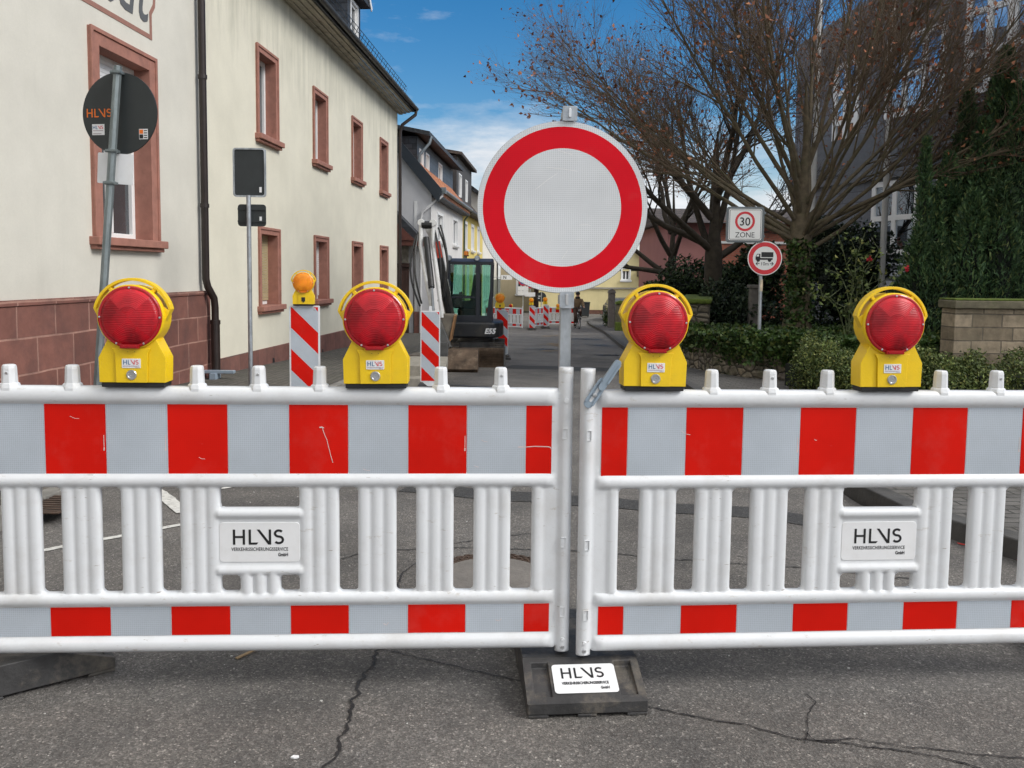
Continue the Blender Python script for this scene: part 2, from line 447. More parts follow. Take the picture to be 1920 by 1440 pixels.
# ------------------------------------------------------------------ world, sun
SUN_EL, SUN_AZ = 40.0, 112.0     # light comes from behind the camera, softened by cloud
w = bpy.data.worlds.new('World'); scn.world = w; w.use_nodes = True
nt = w.node_tree; bg = nt.nodes['Background']
sky = nt.nodes.new('ShaderNodeTexSky'); sky.sky_type = 'NISHITA'; sky.sun_disc = False
sky.sun_elevation = R_(SUN_EL); sky.sun_rotation = R_(SUN_AZ); sky.air_density = 1.0; sky.dust_density = .6; sky.ozone_density = 2.0
gen = nt.nodes.new('ShaderNodeTexCoord').outputs['Generated']
sp = nt.nodes.new('ShaderNodeSeparateXYZ'); nt.links.new(gen, sp.inputs[0])
def WM(op, a, b_=None, v=None, c=None):
    n = nt.nodes.new('ShaderNodeMath'); n.operation = op
    nt.links.new(a, n.inputs[0])
    if b_ is not None: nt.links.new(b_, n.inputs[1])
    if v is not None: n.inputs[1].default_value = v
    if c is not None: n.inputs[2].default_value = c
    return n.outputs[0]
cl = noise(nt, gen, 3.2, 8, .62, (1.0, 1.0, 3.2))
cl2 = noise(nt, gen, 9.0, 7, .6, (1.0, 1.0, 4.0))
cl = WM('ADD', WM('MULTIPLY', cl, v=.72), WM('MULTIPLY', cl2, v=.28))
def mrange(src, a, b_, c, d):
    n = nt.nodes.new('ShaderNodeMapRange'); nt.links.new(src, n.inputs[0])
    for i, q in enumerate((a, b_, c, d)): n.inputs[i+1].default_value = q
    n.interpolation_type = 'SMOOTHSTEP'; return n.outputs[0]
behind = mrange(sp.outputs[1], .75, -.1, 0, .30)          # unseen cloud added behind the camera for neutral light
over = mrange(sp.outputs[2], .40, .80, 0, .22)            # and overhead
low = mrange(sp.outputs[2], .235, .085, -.12, .19)         # banks of white low over the street
dens = WM('ADD', WM('ADD', cl, behind), WM('ADD', over, low))
mask = ramp(nt, dens, [(.50, 0.0), (.60, .32), (.72, .92), (.8, 1.0)]).outputs[0]
hs = N(nt, 'ShaderNodeHueSaturation', Saturation=1.48, Value=1.2); nt.links.new(sky.outputs[0], hs.inputs['Color'])
SKYV = nt.nodes.new('ShaderNodeMix'); SKYV.data_type = 'RGBA'; SKYV.blend_type = 'MULTIPLY'; SKYV.inputs[0].default_value = 1
nt.links.new(hs.outputs[0], SKYV.inputs[6]); SKYV.inputs[7].default_value = (1.0, 1.0, 1.0, 1)
cm = mixc(nt, 1.0, ramp(nt, cl2, [(.3, (.72, .76, .82)), (.7, (.95, .96, .98))]).outputs[0], (10.0, 10.0, 10.0), 'MULTIPLY')
cm = mixc(nt, mrange(sp.outputs[1], .5, -.1, 0, 1), cm, (13.2, 13.3, 13.5))  # unseen cloud behind the camera made brighter to light the fronts
nt.links.new(mixc(nt, mask, SKYV.outputs[2], cm), bg.inputs['Color'])
bg.inputs['Strength'].default_value = .1
sd = bpy.data.lights.new('sun', 'SUN'); sun = bpy.data.objects.new('sun', sd); COL.objects.link(sun)
sd.energy = 2.7; sd.angle = R_(25); sd.color = (1.0, .975, .94)
az = R_(SUN_AZ); dirv = Vector((math.sin(az)*math.cos(R_(SUN_EL)), math.cos(az)*math.cos(R_(SUN_EL)), math.sin(R_(SUN_EL))))
sun.rotation_euler = (-dirv).to_track_quat('-Z', 'Y').to_euler()
scn.view_settings.view_transform = 'Standard'; scn.view_settings.look = 'None'; scn.view_settings.exposure = 0
scn.cycles.use_denoising = True
scn.cycles.max_bounces = 4; scn.cycles.diffuse_bounces = 3; scn.cycles.glossy_bounces = 3; scn.cycles.adaptive_threshold = .03; scn.cycles.transparent_max_bounces = 16

# ------------------------------------------------------------------ base materials
ASPH = asphalt('asphalt', (.112, .106, .101), .5)
PATCH = asphalt('asphalt patch', (.05, .05, .051), .2)
WHITEP = pm('white moulded plastic', (.66, .675, .69), .40, var=.03, scale=4, bmp=.05, bscale=120, dirt=(.40, .37, .33), dirt_amt=.35, dirt_scale=3.4)
_n = WHITEP.node_tree; _b = _n.nodes['Principled BSDF']; _src = _b.inputs['Base Color'].links[0].from_socket; _co = coords(_n)
_k = ramp(_n, noise(_n, _co, 13, 9, .74, (1, 1, 3.2)), [(.605, 0.0), (.69, .7)]).outputs[0]
_k2 = ramp(_n, noise(_n, _co, 34, 4, .6, (.5, 1, 2.5)), [(.70, 0.0), (.74, .8)]).outputs[0]
_c = mixc(_n, _k, _src, (.42, .38, .33)); _c = mixc(_n, _k2, _c, (.26, .22, .18)); _n.links.new(_c, _b.inputs['Base Color'])
RED = foil('red sheeting', (.60, .009, .004), .06, spec=.12, scale=150)
GREY = foil('silver sheeting', (.40, .44, .485), .30, scale=150)
YEL = pm('yellow plastic', (.80, .53, .005), .40, var=.05, scale=5, bmp=.08, bscale=140, dirt=(.5, .36, .03), dirt_amt=.35, dirt_scale=6)
BLK = pm('black plastic', (.012, .012, .013), .5, var=.2)
RUB = pm('black recycled rubber', (.036, .035, .035), .6, var=.4, scale=9, bmp=.35, bscale=50, dirt=(.20, .17, .13), dirt_amt=.7, dirt_scale=7)
STEEL = pm('galvanised steel', (.40, .43, .46), .42, .75, .3, 14, .1, 60, dirt=(.2, .22, .24), dirt_amt=.6, dirt_scale=11, stretch=(1, 1, .35), rvar=.1)
BOLT = pm('zinc bolt', (.55, .56, .57), .3, .9, .1)
SIGNB = pm('dark grey sign back', (.022, .027, .028), .55, var=.15)
PLASTG = pm('blue grey plastic', (.24, .30, .36), .4, var=.05, bmp=.05)
INK = pm('black ink', (.008, .008, .009), .5, var=.05)
WLAB = pm('white label', (.74, .745, .75), .4, var=.03, dirt=(.5, .47, .42), dirt_amt=.2, dirt_scale=9)
BLUEI = pm('blue ink', (.02, .12, .26), .5, var=.05); REDI = pm('red ink', (.6, .03, .04), .5, var=.05)
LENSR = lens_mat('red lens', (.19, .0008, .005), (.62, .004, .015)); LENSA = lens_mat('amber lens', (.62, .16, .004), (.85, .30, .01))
REDB = pm('red plastic rim', (.36, .003, .008), .2, var=.05, coat=.4); AMBB = pm('amber plastic rim', (.7, .2, .006), .25, var=.05, coat=.4)
ROADW = pm('road paint', (.62, .61, .57), .75, var=.12, scale=12, bmp=.3, bscale=90, dirt=(.12, .11, .1), dirt_amt=.9, dirt_scale=30)

# ------------------------------------------------------------------ ground, road, pavements
GRD = pm('earth', (.09, .085, .06), .95, var=.3, scale=.7, bmp=.3, bscale=20)
def strip(name, rows, mat, dz=0.0):
    """sheet from rows of (y, x_left, x_right) with cross subdivisions, following the fall of the road"""
    V, Fq = [], []; nx = 8
    for y, a, c in rows:
        for i in range(nx+1): V.append((a+(c-a)*i/nx, y, zg(y)+dz))
    for j in range(len(rows)-1):
        for i in range(nx):
            q = j*(nx+1)+i; Fq.append((q, q+1, q+nx+2, q+nx+1))
    return structure(npmesh(name, np.array(V), np.array(Fq), mat))
ys = [-400, -60, -20, -8, 0, 3] + [3+2.5*i for i in range(1, 19)] + [48.0, 55, 62, 75, 120, 400]
strip('ground', [(y, -420, 420) for y in ys], GRD, -.02)
KR = [(-20, 5.2), (0, 3.6), (3.4, 3.0), (4.3, 2.76), (5.4, 2.36), (8, 2.45), (25, 3.2), (36, 3.9), (52, 4.5), (62, 7.5)]
def kr(y):
    for (y0, x0), (y1, x1) in zip(KR, KR[1:]):
        if y0 <= y <= y1: return x0+(x1-x0)*(y-y0)/(y1-y0)
    return KR[-1][1] if y > 62 else KR[0][1]
def kl(y): return -2.9+.053*(y-5)
yr = [-20, -8, -3, 0, 1.5, 3, 3.4, 4.3, 5.4, 6.5, 8] + [8+2*i for i in range(1, 21)] + [50, 52, 56, 62]
strip('road', [(y, kl(y) if y > -3 else kl(y)-4, kr(y)) for y in yr], ASPH, 0.0)
SETT = bricks('grey setts', (.085, .078, .066), (.12, .108, .09), (.045, .042, .036), .17, .11, .012, 'yx', .85, .6, .5, .35, grime=(.06, .06, .04))
PAVE = bricks('grey pavers', (.10, .094, .088), (.13, .122, .112), (.035, .034, .03), .21, .105, .009, 'xy', .85, .6, .5, .3, grime=(.06, .055, .045))
KERBM = pm('kerb stone', (.062, .06, .058), .85, var=.35, scale=4, bmp=.4, bscale=40, dirt=(.11, .10, .085), dirt_amt=.5)
KERBL = pm('pale kerb stone', (.2, .19, .17), .85, var=.3, scale=4, bmp=.4, bscale=40)
strip('pavement', [(y, kl(y)-3.4, kl(y)-.12) for y in yr if y >= -3], SETT, .10)
strip('pavement', [(y, kr(y)+.14, kr(y)+5.0) for y in yr if y >= 0], PAVE, .11)
def kerb(name, fx, x0, x1, h, mat, y0, y1, L=1.0, gap=.006):
    b = B(); y = y0
    while y < y1:
        yb = y+L-gap
        A = [(fx(y)+x0, y), (fx(y)+x1, y), (fx(yb)+x1, yb), (fx(yb)+x0, yb)]
        lo = [b.bm.verts.new((p[0], p[1], zg(p[1])-.05)) for p in A]; hi = [b.bm.verts.new((p[0], p[1], zg(p[1])+h)) for p in A]
        b._f(hi)
        for i in range(4): b._f([lo[i], lo[(i+1) % 4], hi[(i+1) % 4], hi[i]])
        y += L
    return structure(b.obj(name, mat, None, bevel=.012))
kerb('kerb', kr, 0, .15, .115, KERBM, .2, 50)
kerb('kerb', kl, -.13, 0.0, .103, KERBL, .2, 50)
def ribbon(name, pix, w0, mat, dz=.004, jag=.3, w_of=None, step=.05):
    """irregular line on the road along pixels of the photograph turned into ground points"""
    P = [PG(u, v) for u, v in pix]; pts = []
    for a, c in zip(P, P[1:]):
        n = max(1, int((c-a).length/step))
        for i in range(n): pts.append(a.lerp(c, i/n))
    pts.append(P[-1]); V = []; ph = 0
    for i, p in enumerate(pts):
        d = pts[min(i+1, len(pts)-1)]-pts[max(i-1, 0)]; d.z = 0; d.normalize(); nn = Vector((-d.y, d.x, 0))
        ph = ph*.6+random.uniform(-1, 1)*jag*w0*2.4
        ww = w0*(1+jag*random.uniform(-1.2, 1.2))/2
        if i in (0, len(pts)-1) and jag > .1: ww *= .25
        c = p+nn*ph
        for q in (c+nn*ww, c-nn*ww): V.append((q.x, q.y, zg(q.y)+dz))
    Fq = [(2*i, 2*i+1, 2*i+3, 2*i+2) for i in range(len(pts)-1)]
    return structure(npmesh(name, np.array(V), np.array(Fq), mat))
TAR = pm('tar in a crack', (.014, .013, .013), .7, var=.4, scale=30, bmp=.5)
for pix, ww in (([(600, 1450), (640, 1390), (662, 1320), (690, 1250), (710, 1216), (722, 1190)], .014), ([(668, 1216), (712, 1214)], .012),
                ([(712, 1216), (800, 1238), (900, 1262), (990, 1282)], .006),
                ([(1195, 1322), (1300, 1345), (1400, 1360), (1500, 1388), (1640, 1402), (1760, 1420), (1870, 1448)], .007),
                ([(1508, 1372), (1530, 1390), (1600, 1385), (1700, 1402), (1930, 1424)], .006), ([(1508, 1395), (1516, 1340), (1530, 1318), (1512, 1302)], .004),
                ([(560, 1072), (700, 1032), (900, 1028), (1100, 1035), (1300, 1052), (1500, 1066), (1760, 1092)], .011),
                ([(740, 1120), (752, 1075), (850, 1020), (1000, 1000)], .008),
                ([(1380, 1044), (1500, 1052), (1640, 1075)], .005)):
    ribbon('road_crack', pix, ww*.78, TAR, .004, .40, step=.016)
SHINE = pm('worn tar band', (.035, .034, .034), .55, var=.3, scale=14, bmp=.3)
ribbon('tar_band', [(950, 688), (1150, 694), (1290, 700)], .9, PATCH, .004, .04, step=.4)
ribbon('tar_band', [(640, 715), (800, 720), (960, 728), (1090, 735)], .12, SHINE, .006, .2, step=.3)
ribbon('tar_band', [(760, 915), (960, 930), (1180, 945), (1400, 962), (1590, 985)], .28, PATCH, .004, .06, step=.2)
for (u, v), ww, L in (((1120, 648), .5, 1.4), ((1135, 666), .4, 1.0), ((1100, 637), .5, 1.5), ((1010, 655), .3, 1.6)):
    p = PG(u, v); q = PG(u-14, v-4)
    ribbon('tar_band', [(u-22, v), (u+8, v-1.5), (u+26, v+1)], ww, SHINE, .005, .35, step=.12)
SAND = pm('sandy stain', (.2, .14, .075), .95, var=.35, scale=9, bmp=.3)
for pix in ([(1012, 646), (1040, 644), (1046, 650)], [(1022, 659), (1036, 657)], [(1020, 631), (1040, 629)]):
    ribbon('sand_streak', pix, .25, SAND, .006, .5, step=.12)
ribbon('road_marking', [(28, 1043), (372, 979)], .05, ROADW, .005, .03)
ribbon('road_marking', [(255, 890), (300, 925), (345, 962)], .09, ROADW, .006, .03)
ribbon('road_marking', [(402, 917), (470, 905)], .10, ROADW, .006, .05)
SPRAY = pm('red marker spray', (.75, .04, .03), .7, var=.2, scale=30)
ribbon('spray_mark', [(1794, 1019), (1838, 1029)], .016, SPRAY, .005, .25, step=.02)
ribbon('spray_mark', [(1893, 1040), (1925, 1066)], .022, SPRAY, .005, .25, step=.02)
ribbon('spray_mark', [(1893, 1038), (1930, 1054)], .012, SPRAY, .007, .25, step=.02)
# chips of pale stone lying on the asphalt
CHIP = pm('pale stone chip', (.5, .49, .46), .8, var=.25, scale=40)
b = B()
for _ in range(170):
    x, y = random.uniform(-2.2, 2.4), random.uniform(1.9, 6.5); r = random.choice((.0025, .003, .004, .006)); n = 5; a0 = random.random()*6
    b.prism([(x+r*random.uniform(.5, 1.2)*math.cos(a0+2*PI*k/n), y+r*random.uniform(.4, 1)*math.sin(a0+2*PI*k/n)) for k in range(n)], zg(y)+.0005, zg(y)+r*.6, plane='xy')
o = b.obj('gravel', CHIP); o['kind'] = 'stuff'; o['label'] = 'scattered pale stone chips on the asphalt'
p = PG(553, 1421)
b = B(); b.prism([(-.012, -.004), (0, -.007), (.013, -.002), (.01, .006), (-.006, .007)], 0, .004, plane='xy')
o = b.obj('paper_scrap', WLAB); o.location = (p.x, p.y, .001); tag(o, 'small white scrap lying on the asphalt in front of the barrier', 'litter')
a, c = PG(443, 1238), PG(492, 1218)
b = B(); b.bar((0, 0, .004), (c.x-a.x, c.y-a.y, .007), .013, .005); o = b.obj('wood_splinter', pm('weathered wood', (.32, .22, .12), .8, var=.3, scale=30, stretch=(1, 6, 1)), bevel=.001)
o.location = (a.x, a.y, .001); tag(o, 'brown wood splinter lying on the road under the left barrier', 'splinter')

# ------------------------------------------------------------------ manhole cover and gully
c = PG(925, 1093)
t = thing('manhole_cover', 'round manhole cover with concrete centre and rusty iron ring in the road behind the barrier', 'manhole cover', (c.x, c.y, 0.0))
IRON = pm('rusty iron', (.075, .048, .034), .75, .2, .4, 20, .4, 90)
CONC = pm('worn concrete', (.17, .155, .14), .9, var=.2, scale=9, bmp=.4, bscale=60, dirt=(.08, .07, .06), dirt_amt=.5)
b = B(); b.lathe([(.32, -.02), (.32, .006), (.26, .006), (.26, -.02)], 48)
for ring, rr in enumerate((.275, .292, .309)):
    for k in range(40):
        a = 2*PI*(k+.5*ring)/40
        b.box(-.006, .006, -.013, .013, .004, .011, Matrix.Translation((rr*math.cos(a), rr*math.sin(a), 0)) @ Matrix.Rotation(a, 4, 'Z'))
b.obj('iron_ring', IRON, t)
B().lathe([(.258, -.02), (.258, .004), (0, .007)], 40).obj('concrete_centre', CONC, t)
c = PG(84, 968)
t = thing('drain_grate', 'rusty slotted drain grate at the left kerb behind the barrier', 'drain grate', (c.x-.02, c.y, 0.003), R_(-3))
b = B(); b.box(-.22, .22, -.19, -.165, 0, .008); b.box(-.22, .22, .165, .19, 0, .008); b.box(-.22, -.195, -.165, .165, 0, .008); b.box(.195, .22, -.165, .165, 0, .008)
for k in range(7): b.box(-.195, .195, -.15+k*.047, -.128+k*.047, -.002, .007)
b.obj('grating', IRON, t); b = B(); b.box(-.195, .195, -.165, .165, -.001, .0015); b.obj('pit_shade', BLK, t)  # flat sheet coloured black for the shade down in the gully

# ------------------------------------------------------------------ plastic road barriers
OPEN = [(.268, .333), (.464, .532), (.661, .730), (.858, .932)]
BARS = [(.135, .268), (.333, .464), (.532, .661), (.730, .858)]
def barrier_body():
    holes = []
    for a, c in OPEN: holes += [(a, c, .224, .594), (-c, -a, .224, .594)]
    holes += [(-.134, .134, .521, .594), (-.133, -.068, .224, .285), (.068, .133, .224, .285)]
    xb = {0.0, 1.02, -1.02, 1.07, -1.07}; zb = {0, .018, .066, .182, .222, .6, .638, .887, .94, 1.014, .487, .519, .286, .318, .594, .224}
    for h in holes: xb |= {h[0], h[1]}; zb |= {h[2], h[3]}
    for a, c in BARS:
        for k in range(4): xb |= {a+(c-a)*k/3, -(a+(c-a)*k/3)}
    for e in (.014,):
        for h in holes: xb |= {h[0]+e, h[1]-e}; zb |= {h[2]+e, h[3]-e}
    def fill(s_, step):
        s_ = sorted(s_); out = [s_[0]]
        for v in s_[1:]:
            if v-out[-1] < 1e-4: continue
            n = max(1, math.ceil((v-out[-1])/step)); a = out[-1]
            out += [a+(v-a)*k/n for k in range(1, n+1)]
        return np.array(out)
    X, Z = fill(xb, .0065), fill(zb, .0075)
    gx, gz = np.meshgrid(X, Z, indexing='ij')
    def sdf(h, x, z, r=.013):
        cx, cz = (h[0]+h[1])/2, (h[2]+h[3])/2; hx, hz = (h[1]-h[0])/2-r, (h[3]-h[2])/2-r
        qx, qz = np.abs(x-cx)-hx, np.abs(z-cz)-hz
        return np.hypot(np.maximum(qx, 0), np.maximum(qz, 0))+np.minimum(np.maximum(qx, qz), 0)-r
    def D(x, z): return np.min([sdf(h, x, z) for h in holes], 0)
    mx, mz = (gx[:-1, :-1]+gx[1:, 1:])/2, (gz[:-1, :-1]+gz[1:, 1:])/2
    solid = ((np.abs(mx) < 1.02) & (mz > .018) & (mz < .94)) | (np.abs(mx) > 1.02)
    keep = solid & (D(mx, mz) > 0)
    # draw the vertices on rounded corners onto the outline of their opening
    e = 1e-4; d0 = D(gx, gz); near = np.abs(d0) < .006
    dx, dz = (D(gx+e, gz)-d0)/e, (D(gx, gz+e)-d0)/e
    kk = np.zeros(gx.shape, int); dd = np.zeros(gx.shape, int)
    for i in (0, 1):
        for j in (0, 1):
            kk[i:i+keep.shape[0], j:j+keep.shape[1]] += keep; dd[i:i+keep.shape[0], j:j+keep.shape[1]] += ~keep
    mv = near & (kk > 0) & (dd > 0) & (d0 < 0) | (near & (kk > 0) & (dd > 0) & (d0 > 0) & (d0 < .004))
    px = np.where(mv, gx-d0*dx, gx); pz = np.where(mv, gz-d0*dz, gz)
    def hump(v, c, hw, h): u = np.clip((v-c)/hw, -1, 1); return h*np.sqrt(1-u*u)
    T = np.full(gx.shape, .0135)
    rail = np.clip((1.012-np.abs(gx))/.03, 0, 1)**.5
    for c, hw, h in ((.912, .029, .017), (.618, .021, .014), (.202, .022, .014), (.042, .025, .017)): T = np.maximum(T, .0135+hump(gz, c, hw, h)*rail)
    inb = (gz > .216) & (gz < .602)
    tap = np.clip(np.minimum(gz-.212, .606-gz)/.014, 0, 1)**.5
    for a, c in BARS:
        for s_ in (1, -1):
            for k in range(3):
                w_ = (c-a)/3; cc = s_*(a+w_*(k+.5)); T = np.maximum(T, np.where(inb & (np.abs(gx-cc) <= w_/2+1e-6), .0085+hump(gx, cc, w_/2, .0105)*tap, 0))
    for s_ in (1, -1):
        T = np.maximum(T, np.where(inb & (np.abs(gx-s_*.952) < .021), .010+hump(gx, s_*.952, .02, .011)*tap, 0))
    lowb = (gz > .216) & (gz < .296)
    for k in range(3): T = np.maximum(T, np.where(lowb & (np.abs(gx-(-.045+.045*k)) < .0226), .0065+hump(gx, -.045+.045*k, .0225, .0165), 0))
    for c in (.503, .302): T = np.maximum(T, np.where(np.abs(gx) < .155, .012+hump(gz, c, .017, .012)*np.clip((.155-np.abs(gx))/.02, 0, 1)**.5, 0))
    post = np.abs(gx) > 1.0199
    T = np.where(post, np.maximum(hump(np.abs(gx), 1.045, .025, .0255)*np.clip(np.minimum(gz+.004, 1.019-gz)/.009, .15, 1)**.5, np.where((np.abs(gx) < 1.047) & (gz < .93) & (gz > .02), .0135, .004)), T)
    edge = np.clip(d0/.006, 0, 1); T = np.where(post, T, .0075+(T-.0075)*(np.sqrt(1-(1-edge)**2)))
    # fillet between rail and post
    nI, nJ = gx.shape; idx = np.arange(nI*nJ).reshape(nI, nJ)
    VF = np.stack([px, -T, pz], -1).reshape(-1, 3); VB = VF*[1, -1, 1]
    I, J = np.nonzero(keep)
    q = np.stack([idx[I, J], idx[I+1, J], idx[I+1, J+1], idx[I, J+1]], 1)
    off = nI*nJ; faces = [q, q[:, ::-1]+off]
    ed = {}
    for f_ in q.tolist():
        for a, c in zip(f_, f_[1:]+f_[:1]):
            if (c, a) in ed: del ed[(c, a)]
            else: ed[(a, c)] = 1
    faces.append(np.array([(c, a, a+off, c+off) for a, c in ed]))
    Fq = np.concatenate(faces); V = np.concatenate([VF, VB])
    used = np.unique(Fq); re = np.full(len(V), -1); re[used] = np.arange(len(used))
    return V[used], re[Fq]
bv, bf = barrier_body()
body0 = npmesh('body', bv, bf, WHITEP, None, smooth=True); body0.data.set_sharp_from_angle(angle=R_(50))
def sheeting(z0, z1, y):
    b = B(); e = [-.998, -.907, -.705, -.504, -.302, -.102, .102, .302, .504, .705, .907, .998]
    for i in range(len(e)-1):
        b.mi = 0 if i % 2 == 0 else 1
        b.box(e[i]+.0012, e[i+1]-.0012, y, y+.0015, z0, z1)
    return b
def peg(hole):
    b = B(); r = .0235
    def octa(sx, sy): return [(sx*r*math.cos(R_(22.5+45*k))*1.05, sy*r*math.sin(R_(22.5+45*k))*1.05) for k in range(8)]
    lv = [(.925, 1.4, 1.25), (.935, 1.4, 1.25), (.948, 1.25, 1.1), (.951, 1.0, 1.0), (1.000, .93, .93), (1.008, .86, .86), (1.012, .7, .7)]
    R = [[b.bm.verts.new((x, y, z)) for x, y in octa(a, c)] for z, a, c in lv]
    for A, C in zip(R, R[1:]):
        for k in range(8): b._f([A[k], A[(k+1) % 8], C[(k+1) % 8], C[k]])
    b._f(R[-1]); b._f(R[0][::-1])
    if hole:
        b.mi = 1; b.lathe([(.005, -.0238), (.005, -.0215)], 12, Matrix.Translation((.002, 0, .985)), 'y')
    return b.obj('peg', [WHITEP, BOLT], None, bevel=.002)
pegA, pegH = peg(False), peg(True)
def make_barrier(root, lamps, first):
    def put(o):
        if not first: o = o.copy(); COL.objects.link(o)
        o.parent = root; return o
    body = put(body0)
    k1 = 0
    for i in range(-4, 5):
        x = i*.205
        if any(abs(x-l) < .06 for l in lamps): continue
        src = pegH if i % 2 == 0 else pegA
        o = src.copy(); COL.objects.link(o); o.parent = root; o.location = (x, 0, 0)
    hi = sheeting(.640, .887, -.0152).obj('upper_reflective_sheeting', [RED, GREY], root)
    lo = sheeting(.075, .179, -.0152).obj('lower_reflective_sheeting', [RED, GREY], root)
    b = B(); b.prism(rrect(-.136, .136, .332, .472, .014), -.0152, -.0115); pl = b.obj('nameplate', WLAB, root, bevel=.0015)
    logo('lettering', .053, pl, -.0154, -.004, .394, INK)
    text('lettering', 'VERKEHRSSICHERUNGSSERVICE', .0175, INK, pl, (.096, -.0154, .372), align='RIGHT', xs=.72, bold=.0002, spacing=1.08)
    text('lettering', 'GmbH', .0165, INK, pl, (.096, -.0154, .353), align='RIGHT', xs=.76, bold=.0005)
    for s_ in (1, -1):
        for z in (.02, .05):
            B().lathe([(0, -.034), (.006, -.033), (.008, -.029), (.008, -.02)], 12, Matrix.Translation((s_*1.045, .004, z)), 'y').obj('bolt', BOLT if z < .03 else WHITEP, root, smooth=True)
        B().lathe([(0, -.0335), (.009, -.033), (.010, -.0285), (.010, -.02)], 14, Matrix.Translation((s_*1.045, .004, .9)), 'y').obj('bolt', WHITEP, root, smooth=True)
        for z in (.785, .40, .15):
            b = B()
            for x0, x1, z0, z1 in ((-.009, .009, .016, .018), (-.009, .009, -.018, -.016), (-.009, -.007, -.016, .016), (.007, .009, -.016, .016)):
                b.box(s_*1.042+x0, s_*1.042+x1, -.0275, -.02, z+z0, z+z1)
            b.obj('moulded_pad', WHITEP, root)
def yaw_line(u, Y, deg): 
    p = atY(u, 820, Y); a = R_(deg); return Vector((p.x, p.y, 0)), Vector((math.cos(a), math.sin(a), 0)), a
BZ = .133
pL, dL, aL = yaw_line(1073, 2.903, 3.0); cL = pL-dL*1.062
pR, dR, aR = yaw_line(1087, 2.870, 4.0); cR = pR+dR*1.062
bl = thing('road_barrier', 'white plastic road barrier with red and silver bands at the left, its nameplate beside the round sign post side', 'road barrier', (cL.x, cL.y, BZ-.002), aL, 'white plastic road barriers across the street')
bl['label'] = 'left of two white plastic barriers with red and silver bands, reaching the round sign'
br = thing('road_barrier', 'right one of two white plastic barriers with red and silver bands, with grey clip', 'road barrier', (cR.x, cR.y, BZ-.002), aR, 'white plastic road barriers across the street')
LL, LRr = [-.41, .41], [-.82, 0.0]
barrier_root = bl
bl.scale = br.scale = (.9925, 1, .985)
make_barrier(bl, LL, True); make_barrier(br, LRr, False)
bpy.data.objects.remove(pegA); bpy.data.objects.remove(pegH)
SCR0 = pm('torn film scratch', (.62, .5, .47), .6, var=.2)
def scratch(sheet, pts, w_):
    b = B(); stroke(b, [(x+random.uniform(-.0015, .0015), z+random.uniform(-.001, .001)) for x, z in pts], w_, -.0160, -.0153); b.obj('scratch', SCR0, sheet)
up_l = [o for o in bl.children if o.name.startswith('upper_reflective')][0]; lo_l = [o for o in bl.children if o.name.startswith('lower_reflective')][0]; up_r = [o for o in br.children if o.name.startswith('upper_reflective')][0]
scratch(up_l, [(.88, .735), (.905, .7355), (.94, .738), (.98, .7375), (.992, .736)], .003); scratch(up_l, [(.992, .736), (.996, .728)], .002)
scratch(up_l, [(.205, .803), (.213, .805), (.22, .80)], .004); scratch(up_l, [(.214, .80), (.222, .775), (.228, .76), (.236, .735), (.243, .705), (.25, .68)], .0018)
for x, z, l in ((-.93, .85, .05), (-.91, .80, .04), (.755, .76, .02), (.73, .67, .015), (-.62, .84, .03), (.35, .66, .025), (-.2, .70, .02)): scratch(up_l, [(x, z), (x+l*.5, z-l*.25), (x+l, z-l*.3)], .0012)
for x, z in ((-.93, .12), (.42, .11), (.81, .12)): scratch(lo_l, [(x, z), (x+.012, z-.006), (x+.02, z+.004)], .0016)
for x, z, l in ((-.25, .77, .01), (.62, .68, .02), (-.72, .80, .03)): scratch(up_r, [(x, z), (x+l*.5, z-l*.4), (x+l, z-l*.5)], .0014)
for bar_, xs_e in ((up_l, (-.505, .705)), (up_r, (-.302, .504)), (up_l, (-.302,))):
    for x in xs_e: b = B(); b.box(x-.0075, x-.0055, -.0158, -.0153, .735, .775); b.box(x-.0085, x-.0045, -.0158, -.0153, .722, .733); b.obj('printed_mark', SCR0, bar_)
# the grey locking clip screwed to the right barrier's left post
b = B(); A, C = Vector((-1.047, .898)), Vector((-.955, 1.038)); d = (C-A).normalized(); n = Vector((-d.y, d.x))
def cap(p, q, r, nseg=8):
    a0 = math.atan2(n.y, n.x); out = []
    for k in range(nseg+1): a = a0+PI*k/nseg; out.append((p.x+r*math.cos(a), p.y+r*math.sin(a)))
    for k in range(nseg+1): a = a0+PI+PI*k/nseg; out.append((q.x+r*math.cos(a), q.y+r*math.sin(a)))
    return out
mid = A+d*.085
b.prism(cap(A, mid, .0165), -.036, -.027); b.prism(cap(A+d*.07+n*-.004, C+n*-.004, .0115), -.046, -.026)
for off in (-.0115, .0115):
    p = A+n*off*1.25; q = mid+n*off*1.25; b.bar((p.x, -.037, p.y), (q.x, -.037, q.y), .004, .008)
    p = A+d*.09+n*(off*.85-.004); q = C+n*(off*.85-.004); b.bar((p.x, -.048, p.y), (q.x, -.048, q.y), .0035, .007)
b.mi = 1; b.prism(cap(A+d*.012, A+d*.07, .005), -.0368, -.035)
cl_ = b.obj('locking_clip', [PLASTG, WHITEP], br, bevel=.0015)
p = A+d*.035
B().lathe([(0, -.044), (.007, -.043), (.0085, -.038), (.0085, -.03)], 12, Matrix.Translation((p.x, 0, p.y)), 'y').obj('screw', BOLT, cl_, smooth=True)

